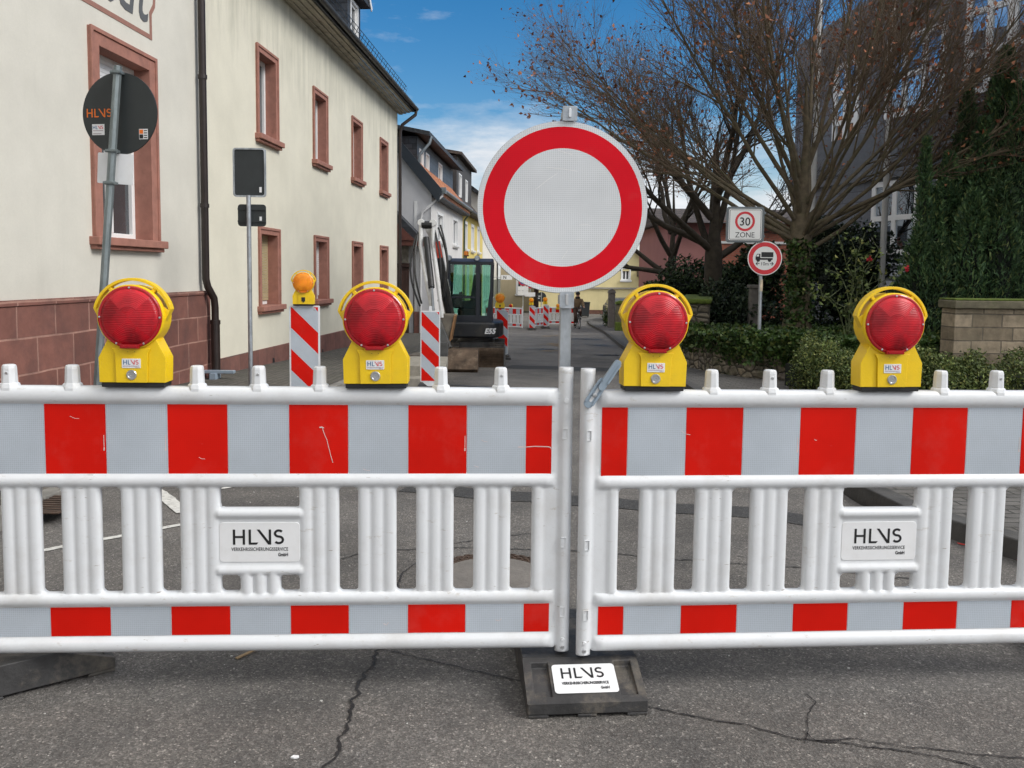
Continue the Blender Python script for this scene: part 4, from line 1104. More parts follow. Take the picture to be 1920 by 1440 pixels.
    b = B(); b.tube([(cx0+.3, -.45, zb+.05), (cx0+.26, -.45, zb+.6)], .02, 8); b.tube([(cx0+.3, .05, zb+.05), (cx0+.26, .05, zb+.6)], .02, 8); b.box(cx0+.1, cx0+.3, -.5, .15, zb+.3, zb+.55); b.obj('control_levers', HOSE, t)
    B().box(q(868, 600).x, q(897, 600).x, y0-.034, y0-.028, q(868, 607).z, q(868, 600).z).obj('yellow_label', pm('yellow label', (.75, .55, .02), .5), t)
    bx = q(875, 480).x; b = B(); b.tube([(bx, -.2, zr), (bx, -.2, zr+.09)], .018, 8); b.lathe([(.06, .08), (.06, .10)], 16, Matrix.Translation((bx, -.2, zr)))
    bb = b.obj('beacon', HOSE, t); B().lathe([(.05, .1), (.05, .16), (.035, .185), (0, .19)], 16, Matrix.Translation((bx, -.2, zr))).obj('beacon_lens', pm('orange beacon lens', (.65, .18, .01), .2), bb, smooth=True)
    for x in (cx0+.05, xm-.02):
        b = B(); b.lathe([(.045, -.05), (.06, -.03), (.06, .02), (.03, .05)], 14, Matrix.Translation((x, y0-.06, zr+.03)), 'y'); b.obj('work_light', STEEL, t, smooth=True)
    # boom, stick, rams: pairs of real plates between pivots, swung towards the viewer
    P0 = q(846, 605, 17.7); K = q(818, 455, 17.0); Tp = q(803, 422, 16.7); E1 = q(812, 600, 16.3); 
    b = B(); b.bar(P0, K, .18, .26, (0, 1, 0)); b.bar(K, Tp+Vector((-.02, 0, -.02)), .13, .2, (0, 1, 0)); b.obj('boom', WPAINT, t, bevel=.03, seg=3)
    b = B(); b.bar(P0+Vector((.06, -.13, -.02)), K+Vector((.05, -.13, -.12)), .12, .03, (0, 1, 0)); b.obj('boom_guard', GREYC, t, bevel=.008)
    o = B().bar(K+Vector((.09, -.16, -.3)), K+Vector((.04, -.16, .02)), .1, .012, (0, 1, 0)).obj('warning_decal', pm('red decal', (.6, .07, .04), .5, var=.3, scale=20), t)
    for dx in (-.13, .10):
        b = B(); b.tube([Tp+Vector((dx, -.06, .06)), Tp+Vector((dx*1.05, -.08, -.4)), E1+Vector((dx*.9, -.04, .75)), E1+Vector((dx*.7+.1, 0, .05))], [.042, .046, .046, .034], 10); b.obj('stick_plate', WPAINT, t, smooth=True)
        B().lathe([(0, -.05), (.07, -.05), (.07, .05), (0, .05)], 16, Matrix.Translation(Tp+Vector((dx, -.07, .04))), 'y').obj('pivot_boss', WPAINT, t, bevel=.01)
    b = B(); b.lathe([(0, -.1), (.075, -.1), (.075, .1), (0, .1)], 16, Matrix.Translation(Tp+Vector((-.02, -.06, .0))), 'x'); b.obj('pivot_pin', HOSE, t)
    b = B(); b.tube([Tp+Vector((-.03, -.1, -.25)), E1+Vector((-.02, -.12, .62))], .06, 12); b.tube([P0+Vector((.0, -.2, .05)), K+Vector((.0, -.16, -.32))], .062, 12); b.obj('ram_cylinder', BODY, t, smooth=True)
    b = B(); b.tube([E1+Vector((-.02, -.12, .62)), E1+Vector((.02, -.1, .05))], .03, 10); b.obj('ram_rod', STEEL, t, smooth=True)
    for k, (dx, s_) in enumerate(((-.22, -.16), (-.19, -.10), (.13, .1), (.2, .16), (.24, .12))):
        b = B(); pts = []
        for i in range(13):
            f_ = i/12; pts.append(Tp.lerp(E1, f_*.75)+Vector((dx+s_*math.sin(f_*PI)*.9, -.05-.1*math.sin(f_*PI), -.2+.05*k)))
        b.tube(pts, .019, 7); b.obj('hydraulic_hose', HOSE, t, smooth=True)
    # tilted grey box bucket on the stick and the grading bucket lying on the road
    A0 = q(826, 590, 16.4); A1 = q(851, 640, 16.4)
    b = B(); b.prism([(A0.x, A0.z), (A1.x, A0.z), (A1.x-.1, A1.z), (A0.x+.02, A1.z)], A0.y, A0.y+.5); b.mi = 1; b.prism([(A1.x, A0.z), (A1.x+.03, A0.z-.02), (A1.x-.06, A1.z), (A1.x-.1, A1.z)], A0.y-.03, A0.y+.5)
    b.obj('tool_box', [TAN, pm('orange brown edge', (.3, .16, .07), .7, var=.3)], t, bevel=.01)
    b = B(); b.bar(E1+Vector((.03, 0, .05)), q(838, 655, 16.2), .2, .2, (0, 1, 0)); b.box(q(818, 652, 16.2).x, q(842, 652, 16.2).x, -2.25, -1.75, q(820, 668, 16.2).z, q(820, 640, 16.2).z); b.obj('quick_coupler', GREYC, t, bevel=.015)
    G0, G1 = q(838, 690, 15.9), q(896, 664, 15.9)
    b = B(); pr = []; zc = zg(15.9)-g
    for k in range(11): a = R_(75+150*k/10); pr.append((-2.25+.27*math.cos(a)*1.0, zc+.25+.24*math.sin(a)))
    inn = [(y+.03*(1), z*1.0+.012) for y, z in pr][::-1]
    b.prism([(y, zc+z) for y, z in ((-2.36, .06), (-2.30, .0), (-1.95, .0), (-1.78, .16), (-1.82, .36), (-2.0, .43), (-2.16, .42), (-2.30, .22))], G0.x, G1.x, None, 'yz')
    o = b.obj('grading_bucket', RUST, t, bevel=.006)
    return t
excavator()
# ------------------------------------------------------------------ houses
SAND1 = pm('red sandstone trim', (.34, .155, .115), .8, var=.14, scale=7, bmp=.15, bscale=90, dirt=(.1, .06, .05), dirt_amt=.35)
PLINTH = bricks('red sandstone plinth', (.16, .066, .05), (.225, .095, .072), (.36, .20, .155), .66, .37, .012, 'xz', .8, .35, .5, .2, grime=(.085, .045, .04))
PLINTH2 = bricks('sandstone base slabs', (.17, .075, .058), (.225, .10, .078), (.10, .06, .05), .45, .6, .008, 'xz', .8, .3, .5, .2, grime=(.09, .05, .042))
CREAM1 = render_wall('warm white render', (.66, .635, .56), amt=.10, zlow=1.0)
CREAM2 = render_wall('cream render', (.72, .685, .565), (.20, .21, .15), 6.8, .42)
UPVC = pm('white window frame', (.78, .78, .77), .4, var=.03)
PANE = glass('window glass', (.028, .032, .036)); PANEB = glass('bright window glass', (.10, .115, .13))
SLATE = bricks('dark slate', (.022, .025, .03), (.038, .042, .05), (.010, .011, .013), .26, .16, .008, 'xz', .6, .5, .5, .4)
SLATEB = bricks('blue slate', (.045, .062, .085), (.065, .085, .11), (.02, .026, .035), .5, .26, .008, 'xz', .6, .4, .5, .25)
SLATEC = bricks('slate cheek', (.030, .034, .042), (.048, .054, .066), (.012, .014, .017), .3, .2, .01, 'yz', .6, .6, .5, .4)
TILEO = bricks('orange roof tiles', (.48, .16, .06), (.58, .23, .09), (.12, .05, .03), .24, .16, .014, 'xz', .75, .8, .5, .4, grime=(.14, .08, .05))
TILEB = bricks('brown roof tiles', (.06, .045, .038), (.085, .065, .052), (.025, .02, .018), .24, .16, .014, 'xz', .8, .8, .5, .4)
DKW = pm('dark brown wood', (.055, .026, .02), .5, var=.3, scale=8, stretch=(1, 1, .15)); SOFF = pm('weathered soffit boards', (.40, .365, .29), .8, var=.3, scale=7, stretch=(.3, 5, 5), dirt=(.12, .11, .09), dirt_amt=.75, dirt_scale=3)
PIPE = pm('brown black downpipe', (.022, .014, .012), .4, var=.3, scale=8); PIPEG = pm('grey zinc pipe', (.2, .23, .25), .45, .5, .2); PIPEW = pm('pale pipe', (.6, .6, .6), .5)
SHUT = pm('tan roller shutter', (.42, .34, .2), .7, var=.1); GUT = pm('zinc gutter', (.055, .058, .06), .5, .5, .3)
SNOW = pm('snow guard wire', (.03, .035, .04), .5, .4)

def house(name, label, cat, D, rz=None, group=None):
    p = SN*D; return thing(name, label, cat, (p.x, p.y, 0), PI/2-AF, group)
def wall_holes(b, x0, x1, z0, z1, holes, y=0.0):
    """front wall as one sheet with openings cut out"""
    X = sorted({x0, x1} | {q for h in holes for q in h[:2]}); Z = sorted({z0, z1} | {q for h in holes for q in h[2:]})
    for a, c in zip(X, X[1:]):
        for e, f_ in zip(Z, Z[1:]):
            mx_, mz_ = (a+c)/2, (e+f_)/2
            if any(h[0] < mx_ < h[1] and h[2] < mz_ < h[3] for h in holes): continue
            b.quad((a, y, e), (c, y, e), (c, y, f_), (a, y, f_))
    bmesh.ops.remove_doubles(b.bm, verts=b.bm.verts, dist=1e-5)
def window(root, s0, s1, z0, z1, stone=SAND1, trim=.13, rec=.22, shutter=0.0, smat=None, sill=True, y=0.0, mull=True, proud=.03, pane=PANE, small=False, blind=False):
    """stone surround with reveal, sill, white frame and panes; returns the hole it needs"""
    b = B(); yo = y-proud
    b.box(s0, s0+trim, yo, y+rec, z0, z1); b.box(s1-trim, s1, yo, y+rec, z0, z1); b.box(s0+trim, s1-trim, yo, y+rec, z1-trim, z1)
    if not small:
        e = .045; b.box(s0-.006, s0+e, yo-.018, yo+.01, z0, z1+.006); b.box(s1-e, s1+.006, yo-.018, yo+.01, z0, z1+.006); b.box(s0+e, s1-e, yo-.018, yo+.01, z1-e, z1+.006)
    wn = b.obj('window', stone, root, bevel=.006 if not small else 0)
    if sill:
        b = B(); b.box(s0-.07, s1+.07, y-.13, y+rec, z0-.10, z0-.001); b.box(s0-.045, s1+.045, y-.085, y+.02, z0-.15, z0-.101); b.obj('sill', stone, wn, bevel=.012 if not small else 0)
    a, c, e, f_ = s0+trim, s1-trim, z0, z1-trim; t = .075; yr = y+rec
    b = B(); b.box(a, a+t, yr-.06, yr, e, f_); b.box(c-t, c, yr-.06, yr, e, f_); b.box(a+t, c-t, yr-.06, yr, e, e+t); b.box(a+t, c-t, yr-.06, yr, f_-t, f_)
    if mull: m_ = (a+c)/2; b.box(m_-.05, m_+.05, yr-.065, yr, e+t, f_-t)
    b.obj('frame', UPVC, wn, bevel=.006 if not small else 0)
    B().box(a+.01, c-.01, yr-.012, yr-.006, e+.01, f_-.01).obj('pane', pane, wn)
    if shutter > 0:
        b = B(); zt = f_; n = max(2, int((f_-e)*shutter/.05))
        for k in range(n): b.box(a, c, yr-.085, yr-.066, zt-.05*(k+1)+.004, zt-.05*k)
        b.obj('roller_shutter', smat or UPVC, wn)
    return (s0+.02, s1-.02, z0-.05, z1-.02)
def shell(root, name, b, s0, s1, zb, zt, dep, mat, y=0.0):
    b.quad((s0, y, zb), (s0, y+dep, zb), (s0, y+dep, zt), (s0, y, zt)); b.quad((s1, y, zb), (s1, y+dep, zb), (s1, y+dep, zt), (s1, y, zt)); b.quad((s0, y+dep, zb), (s1, y+dep, zb), (s1, y+dep, zt), (s0, y+dep, zt))
    bmesh.ops.remove_doubles(b.bm, verts=b.bm.verts, dist=1e-5)
    return b.obj(name, mat, root)

# --- guest house at the left edge
D1 = 5.44
gh = house('guest_house', 'warm white guest house with tall red sandstone base and oval-ended painted name panel', 'house', D1)
S_END1 = F(391, 600, D1)[0]
w0 = (F(168, 250, D1)[0], F(291, 280, D1)[0], F(172, 446, D1)[1]+.02, F(167, 48, D1)[1])
holes = [window(gh, *w0, trim=.19, rec=.26, shutter=.14, proud=.04)]
b = B(); wall_holes(b, -9, S_END1, -1, 10.5, holes); shell(gh, 'wall', b, -9, S_END1, -1, 10.5, 9, CREAM1)
zp = F(391, 546, D1)[1]
b = B(); b.box(-9, S_END1-.02, -.045, -.002, -1, zp); b.box(-9, S_END1-.015, -.06, -.003, zp-.05, zp+.012); b.obj('plinth', PLINTH, gh, bevel=.008)
b = B(); b.prism([(-.7, 10.5), (4, 15), (9.7, 10.5)], -9.3, S_END1+.02, None, 'yz'); b.obj('roof', SLATE, gh)
# painted name panel
sa, za = F(285, 30, D1); zc0 = F(278, 72, D1)[1]; zl = F(165, 5, D1)[1]
LINE = pm('painted brown line', (.30, .15, .115), .85); LET = pm('painted grey letters', (.10, .105, .11), .85); PANEL = render_wall('pale panel render', (.70, .65, .52), amt=.08)
b = B(); zt_ = zc0+1.5; x0_, x1_ = sa-4.2, sa-.02
out = [(x1_, zc0), (x1_, zc0+.33), (x1_+.10, zc0+.45), (x1_+.14, zc0+.75), (x1_+.10, zc0+1.05), (x1_, zc0+1.17), (x1_, zt_), (x0_, zt_), (x0_, zc0)]
inn = [(x1_-.06, zc0+.06), (x1_-.06, zc0+.35), (x1_+.045, zc0+.48), (x1_+.08, zc0+.75), (x1_+.045, zc0+1.02), (x1_-.06, zc0+1.15), (x1_-.06, zt_-.06), (x0_+.06, zt_-.06), (x0_+.06, zc0+.06)]
for i in range(len(out)): j = (i+1) % len(out); b.prism([out[i], out[j], inn[j], inn[i]], -.006, -.001)
pn = b.obj('name_panel', LINE, gh)
text('lettering', 'Stadt', 1.25, LET, pn, (x1_-.12, -.004, zc0+.19), align='RIGHT', shear=.28, depth=.002, xs=.8)
# --- brown downpipe between the two houses
xd = F(384, 250, D1-.12)[0]
def downpipe(root, pts, r, mat, name='downpipe', joints=()):
    b = B(); b.tube(pts, r, 12); o = b.obj(name, mat, root, smooth=True)
    for z in joints:
        p = min((Vector(a).lerp(Vector(c), f_) for a, c in zip(pts, pts[1:]) for f_ in (0, .25, .5, .75, 1)), key=lambda q: abs(q.z-z))
        b = B(); b.lathe([(r+.001, -.03), (r+.012, -.03), (r+.012, .03), (r+.001, .03)], 12, Matrix.Translation((p.x, p.y, z))); b.obj('pipe_clip', mat, o)
    return o
zk = F(392, 532, D1)[1]
downpipe(gh, [(xd, -.10, 10.2), (xd, -.10, zk+.08), (xd+.03, -.115, zk-.04), (xd+.15, -.16, zk-.22), (xd+.17, -.165, zk-.36), (xd+.17, -.165, -.35)], .055, PIPE, joints=(4.3, 2.4))
b = B(); b.tube([(xd+.17, -.165, -.4), (xd+.17, -.165, zk-.55)], .068, 12); b.tube([(xd+.17, -.165, zk-.62), (xd+.17, -.165, zk-.56)], .078, 12); b.obj('stand_pipe', PIPE, gh, smooth=40)

# --- cream house with eight windows
D2 = 5.5
ch = house('cream_house', 'long cream house with two rows of red sandstone windows and a dark slate roof', 'house', D2)
SA = S_END1+.0; SB = F(745, 420, D2)[0]
zu1, zu0 = F(482, 82, D2)[1], F(482, 250, D2)[1]; zl1, zl0 = F(486, 425, D2)[1], F(486, 574, D2)[1]
sw = [F(u, 300, D2) for u in (481, 585.5, 658, 711.5)]
holes = []
for i in range(4):
    s0 = sw[0][0]+(sw[3][0]-sw[0][0])*i/3; s1 = s0+1.17
    holes.append(window(ch, s0, s1, zu0, zu1, trim=.13, rec=.24, pane=PANEB if i else PANE))
    holes.append(window(ch, s0+.02, s1+.02, zl0, zl1, trim=.13, rec=.26, shutter=.97 if i in (0, 1) else 0, smat=SHUT if i == 0 else None))
ZE = 6.78
b = B(); wall_holes(b, SA, SB, -1.4, ZE, holes); shell(ch, 'wall', b, SA, SB, -1.4, ZE, 9, CREAM2)
z0_, z1_ = F(417, 671, D2)[1], F(652, 617, D2)[1]; sA_, sB_ = F(417, 671, D2)[0], F(652, 617, D2)[0]
pz = lambda s_: z0_+(z1_-z0_)*(s_-sA_)/(sB_-sA_)
b = B(); b.prism([(SA+.2, -1.4), (SB+.02, -1.4), (SB+.02, pz(SB)), (SA+.2, pz(SA+.2))], -.04, -.002); b.obj('plinth', PLINTH2, ch, bevel=.006)
for u, v in ((509, 678), (602, 660)):
    s_, z_ = F(u, v, D2); B().box(s_-.05, s_+.05, -.044, -.039, z_-.09, z_+.07).obj('vent', BLK, ch)
b = B(); b.box(SA+.02, SA+.14, -.025, -.002, -1, ZE-.02); b.obj('corner_strip', pm('stained cream strip', (.5, .46, .35), .9, var=.2, stretch=(1, 1, .2)), ch)
OV, ze = .5, 6.86
b = B(); n = 9
for k in range(4): b.quad((SA, -OV*k/4-.002*k, ZE-.02+.03*k), (SB+.3, -OV*k/4-.002*k, ZE-.02+.03*k), (SB+.3, -OV*(k+1)/4, ZE-.02+.03*k), (SA, -OV*(k+1)/4, ZE-.02+.03*k))
for k in range(4): b.quad((SA, -OV*(k+1)/4, ZE-.02+.03*k), (SB+.3, -OV*(k+1)/4, ZE-.02+.03*k), (SB+.3, -OV*(k+1)/4, ZE+.01+.03*k), (SA, -OV*(k+1)/4, ZE+.01+.03*k))
b.obj('soffit', SOFF, ch)
sl = 1.15
def roof_pt(y): return ze+.12+(y+OV)*sl
b = B(); b.prism([(-OV-.03, ze+.06), (4.5, roof_pt(4.5)), (9.5, ze+.06), (9.3, ze-.0), (4.5, roof_pt(4.5)-.2), (-OV+.02, ze+.0)], SA+.01, SB+.32, None, 'yz')
b.prism([(-OV-.03, ze-.01), (-OV-.03, ze+.15), (-OV+.03, ze+.2), (-OV+.03, ze-.01)], SA+.01, SB+.30, None, 'yz'); b.obj('roof', SLATE, ch)
b = B(); pr = [(-OV-.10+.075*math.cos(R_(a)), ze+.10+.075*math.sin(R_(a))) for a in range(180, 361, 20)]; pr += [(-OV-.032, ze+.11), (-OV-.168, ze+.11)]
b.prism(pr, SA+.01, SB+.34, None, 'yz'); b.obj('gutter', GUT, ch)
b = B(); s_ = SA+.5
while s_ < SB+.2:
    y_ = -.18; z_ = roof_pt(y_); b.bar((s_, y_+.05, z_), (s_, y_-.1, z_+.32), .014); b.bar((s_+.3, y_-.0, z_+.02), (s_+.3, y_-.1, z_+.3), .008); s_ += .62
for k in (.12, .22, .32): b.bar((SA+.4, -.18-.1*k/.32, roof_pt(-.18)+k), (SB+.2, -.18-.1*k/.32, roof_pt(-.18)+k), .012)
b.obj('snow_guard', SNOW, ch)
# dormers on the slate roof
def dormer(root, s0, s1, yf, z0, z1, cheek, front, wins, roofm, ov=.25, roof_h=.5, dep=2.2, flat=False):
    b = B(); 
    b.quad((s0, yf, z0), (s0, yf+dep, z0), (s0, yf+dep, z1), (s0, yf, z1)); b.quad((s1, yf, z0), (s1, yf+dep, z0), (s1, yf+dep, z1), (s1, yf, z1)); b.quad((s0, yf, z1), (s0, yf+dep, z1), (s1, yf+dep, z1), (s1, yf, z1)); bmesh.ops.remove_doubles(b.bm, verts=b.bm.verts, dist=1e-5); d_ = b.obj('dormer', cheek, root)
    b = B(); hs_ = [window(d_, *w_, stone=UPVC, trim=.07, rec=.1, y=yf, sill=False, small=True, mull=False, pane=PANE, proud=.02) for w_ in wins]
    wall_holes(b, s0, s1, z0, z1, hs_, yf); b.obj('dormer_front', front, d_)
    b = B()
    if flat: b.prism([(yf-ov, z1-.02), (yf+dep+1, z1+roof_h), (yf+dep+1, z1+roof_h+.12), (yf-ov, z1+.14)], s0-.25, s1+.25, None, 'yz')
    else: b.prism([(s0-.25, z1-.05), (s1+.25, z1-.05), ((s0+s1)/2, z1+roof_h)], yf-ov, yf+dep+2)
    b.obj('dormer_roof', roofm, d_)
    if not flat: b = B(); b.bar((s0-.27, yf-ov-.03, z1-.08), ((s0+s1)/2, yf-ov-.03, z1+roof_h), .03, .14); b.bar((s1+.27, yf-ov-.03, z1-.08), ((s0+s1)/2, yf-ov-.03, z1+roof_h), .03, .14); b.obj('verge_board', UPVC, d_)
    return d_
s0 = F(652, 60, D2+.4)[0]; s1 = s0+1.5; zt = F(652, 2, D2+.4)[1]
dormer(ch, s0, s1, .4, roof_pt(.4)-.5, zt+.35, SLATEC, SLATE, [(s0+.3, s1-.3, zt-1.0, zt+.2)], SLATE, roof_h=.8, dep=2.0)
dormer(ch, s0-6.2, s1-6.2, .4, roof_pt(.4)-.5, zt+.35, SLATEC, SLATE, [(s0-5.9, s1-6.5, zt-1.0, zt+.2)], SLATE, roof_h=.8, dep=2.0)
xq = F(748, 400, D2-.1)[0]
downpipe(ch, [(SB+.22, -OV-.1, ze+.05), (SB+.2, -OV-.08, ze-.12), (SB-.02, -.16, ze-.5), (SB-.04, -.1, ze-.75), (SB-.04, -.1, -.85)], .055, PIPE)

# --- white house with slate dormer storey and orange tiles
D3 = 4.76
wh = house('white_house', 'white house with blue slate attic storey over an orange tiled roof edge', 'house', D3)
GW = render_wall('white render', (.70, .68, .65), (.3, .3, .28), 4.5, .25); GRE = render_wall('grey gable render', (.62, .62, .635), (.25, .25, .25), None, .3)
ZE3 = 4.5; s0, s1 = F(807, 600, D3)[0], F(867, 450, D3)[0]
wins = []
for (ua, ub, va, vb) in ((819.5, 830.5, 396, 451), (849, 858, 407, 458)):
    wins.append((F(ua, 420, D3)[0], F(ub, 420, D3)[0], F(ua, vb, D3)[1], F(ua, va, D3)[1]))
for a, c in ((s0+2.2, s0+3.4), (s0+6.2, s0+7.4)): wins.append((a, c, .5, 2.0))
hs_ = [window(wh, *w_, stone=UPVC, trim=.11, rec=.14, small=True, proud=.02) for w_ in wins]
b = B(); wall_holes(b, s0, s1, -1.8, ZE3, hs_); b.obj('front_wall', GW, wh)
b = B(); b._f([b.bm.verts.new((s0, y, z)) for y, z in ((0, -1.8), (8, -1.8), (8, ZE3), (4, ZE3+4.4), (0, ZE3))]); b.obj('gable_wall', GRE, wh); b = B(); b.quad((s1, 0, -1.8), (s1, 8, -1.8), (s1, 8, ZE3), (s1, 0, ZE3)); b.obj('end_wall', GRE, wh)
b = B(); b.box(s0-.02, s0+.03, .52, .62, -1.8, ZE3-.45); b.box(s0-.03, s0+.02, -.02, .0, -1.8, ZE3-.2); b.obj('corner_strip', UPVC, wh)
rs = 1.12
b = B(); b.prism([(-.38, ZE3-.04), (4, ZE3+.08+4.38*rs), (8.3, ZE3-.04), (8.2, ZE3-.2), (4, ZE3-.15+4.3*rs), (-.36, ZE3-.22)], s0+.03, s1+.05, None, 'yz'); b.obj('roof', TILEO, wh)
b = B(); b.prism([(-.42, ZE3-.02), (4, ZE3+.10+4.42*rs), (4, ZE3-.35+4.42*rs), (-.3, ZE3-.5)], s0-.16, s0+.028, None, 'yz'); b.obj('verge_board', pm('dark blue verge board', (.018, .026, .036), .5), wh)
b = B(); b.tube([(s0-.1, -.44, ZE3-.02), (s1, -.44, ZE3-.02)], .075, 10); b.obj('gutter', PIPEG, wh, smooth=True)
b = B(); b.box(s0+.02, s1, -.36, -.002, ZE3-.3, ZE3-.12); b.obj('eaves_board', pm('black eaves board', (.02, .02, .022), .6), wh)
downpipe(wh, [(s0+.05, -.44, ZE3-.05), (s0+.03, -.42, ZE3-.25), (s0-.1, .30, ZE3-.85), (s0-.1, .36, ZE3-1.1), (s0-.1, .36, -.9)], .05, PIPEW)
b = B(); b.box(s0-.06, s0+.12, -.56, -.33, ZE3-.16, ZE3+.06); b.obj('rain_head', PIPEG, wh)
yf = .55; zf0, zf1 = ZE3+.3, F(850, 303, D3+.1)[1]
dz0, dz1 = s0+.2, F(849, 330, D3+yf)[0]
dw = []
for (ua, ub, va, vb) in ((772, 778, 265, 305), (798, 804.5, 285, 328), (822, 829, 304, 345)):
    a, c = F(ua, 300, D3+yf)[0], F(ub, 300, D3+yf)[0]; dw.append((a, c, F(ub, vb, D3+yf)[1], F(ua, va, D3+yf)[1]))
dw[0] = (dz0+.45, dz0+1.5, dw[0][2], dw[0][3])
dm = dormer(wh, dz0, dz1, yf, zf0, zf1, SLATEC, SLATEB, dw, SLATE, ov=.5, roof_h=.7, dep=2.0, flat=True)
downpipe(dm, [(dz0+.1, yf-.5, zf1+.0), (dz0+.05, yf-.45, zf1-.25), (dz0-.08, yf-.1, zf1-.7), (dz0-.08, yf-.04, zf1-1.15)], .06, PIPEG)
# entrance with little roof on the near gable
ent0 = SB+.35
b = B(); b.box(s0-.07, s0-.02, .80, 1.75, -1.0, 1.6); d_ = b.obj('door', DKW, wh, bevel=.01)
b = B(); b.box(s0-.12, s0-.071, .70, 1.85, 1.6, 1.75); 
for y_ in (.88, 1.30): b.box(s0-.085, s0-.071, y_, y_+.34, -.7, .4); b.box(s0-.085, s0-.071, y_, y_+.34, .55, 1.45)
b.obj('door_panel', DKW, d_, bevel=.01)
B().box(s0-.05, s0-.022, .82, 1.73, 1.76, 2.5).obj('fanlight', pm('carved fanlight', (.3, .27, .22), .6, var=.5, scale=8), d_)
b = B(); b.prism([(.25, 2.55), (.25, 2.7), (1.3, 3.75), (2.3, 3.75), (2.3, 2.6)], s0-1.0, s0-.02, None, 'yz'); b.obj('porch_roof', SLATE, wh)
b = B(); b.box(s0-1.0, s0-.03, .22, 2.3, 2.38, 2.55); b.prism([(.4, 2.56), (1.3, 3.4), (2.2, 2.56)], s0-1.03, s0-1.0, None, 'yz'); b.obj('porch_beam', pm('red brown boards', (.12, .04, .028), .6, var=.3), wh)
b = B(); b.box(s0-.09, s0-.03, -.02, .60, -1.8, -.05); b.obj('plinth', PLINTH2, wh)
b = B(); b.box(s0-.02, s0+.02, .6, .64, -.9, 2.3); b.obj('door_frame', DKW, wh)

# --- yellow house
yh = house('yellow_house', 'yellow house with narrow white windows and brown tiled roof beyond the white house', 'house', D3)
a0, a1 = s1+.02, F(905, 450, D3)[0]; YW = render_wall('yellow render', (.66, .52, .17), (.3, .25, .1), None, .2)
hs_ = []
for (ua, ub, va, vb) in ((870.3, 876, 413, 466), (883, 888.5, 419, 469), (894.5, 899, 424, 472)):
    hs_.append(window(yh, F(ua, 440, D3)[0], F(ub, 440, D3)[0], F(ua, vb, D3)[1], F(ua, va, D3)[1], stone=UPVC, trim=.16, rec=.14, small=True, proud=.025))
for k in range(3): hs_.append(window(yh, a0+2+3.2*k, a0+3.1+3.2*k, .2, 1.9, stone=UPVC, trim=.16, rec=.14, small=True, proud=.025))
b = B(); wall_holes(b, a0, a1, -2, ZE3-.02, hs_); shell(yh, 'wall', b, a0, a1, -2, ZE3-.02, 8, YW)
b = B(); b.prism([(-.35, ZE3-.1), (4, ZE3+4.6), (8.3, ZE3-.1)], a0+.06, a1+.2, None, 'yz'); b.obj('roof', TILEB, yh)
b = B(); b.tube([(a0, -.42, ZE3-.05), (a1, -.42, ZE3-.05)], .075, 8); b.obj('gutter', GUT, yh)
downpipe(yh, [(a0+.12, -.4, ZE3-.1), (a0+.12, -.08, ZE3-.5), (a0+.12, -.08, -1.4)], .05, pm('mossy green pipe', (.07, .09, .05), .6))
ya, yb = F(856, 345, D3+.6)[0], F(884, 345, D3+.6)[0]
dormer(yh, ya, yb, .6, ZE3+.6, F(884, 326, D3+.6)[1]+.1, pm('dark dormer cladding', (.05, .045, .042), .7, var=.25), pm('dark dormer cladding', (.05, .045, .042), .7), [(ya+1.0, ya+2.3, ZE3+1.0, ZE3+2.2), (ya+4.2, ya+5.4, ZE3+1.0, ZE3+2.2)], TILEB, ov=.3, roof_h=.5, dep=1.6, flat=True)
# --- plain white house further down
ph = house('pale_house', 'pale white house with dark roof at the far end of the left row', 'house', D3)
c0, c1 = a1+.02, a1+14; PW = render_wall('pale render', (.74, .71, .64), amt=.15)
hs_ = [window(ph, c0+1.2+1.5*k, c0+1.9+1.5*k, -.3, 2.2, stone=UPVC, trim=.12, rec=.14, small=True) for k in range(5)]
b = B(); wall_holes(b, c0, c1, -2, 6.0, hs_)
b._f([b.bm.verts.new((c0, y, z)) for y, z in ((0, -2), (9, -2), (9, 6), (4.5, 9.2), (0, 6))]); b.quad((c1, 0, -2), (c1, 9, -2), (c1, 9, 6), (c1, 0, 6)); b.obj('wall', PW, ph)
b = B(); b.prism([(-.4, 5.75), (4.5, 9.35), (9.4, 5.75), (9.4, 6.0), (4.5, 9.6), (-.4, 6.0)], c0-.3, c1+.3, None, 'yz'); b.obj('roof', SLATE, ph)
B().box(c0+9, c0+12.5, -.05, -.01, -1.5, .9).obj('garage_door', pm('grey green gate', (.2, .21, .17), .7, var=.15), ph)

# --- buildings that close the street
def block(name, label, x0, x1, y, depth, zb, zt, mat, cat='house', rz=0):
    t = thing(name, label, cat, (x0, y, 0), rz); L = x1-x0
    return t, L
p0, p1 = atY(938, 560, 66), atY(1092, 560, 66)
t, L = block('beige_house', 'beige house closing the end of the street behind the distant barriers', p0.x, p1.x, 66, 8, 0, 0, None)
BG = render_wall('beige render', (.50, .42, .28), amt=.15)
hs_ = [window(t, a, a+.8, -.2, 1.2, stone=UPVC, trim=.1, rec=.12, small=True) for a in (1.2, 4.55)]
b = B(); wall_holes(b, 0, L, -2, 4.6, hs_); shell(t, 'wall', b, 0, L, -2, 4.6, 8, BG)
b = B(); b.prism([(-.4, 4.5), (4, 7), (8.4, 4.5)], -.2, L+.2, None, 'yz'); b.obj('roof', TILEB, t)
B().box(2.6, 3.6, -.05, -.01, -1.5, 1.1).obj('door', DKW, t)
b = B(); b.box(3.62, 3.72, -.06, -.005, -1.5, 4.4); b.obj('corner_strip', pm('faded red strip', (.35, .1, .08), .7), t)
Yc = 62
p0, p1 = atY(1066, 560, Yc), atY(1246, 560, Yc); ridge = atY(1122, 402, Yc); ev = atY(1229, 509, Yc)
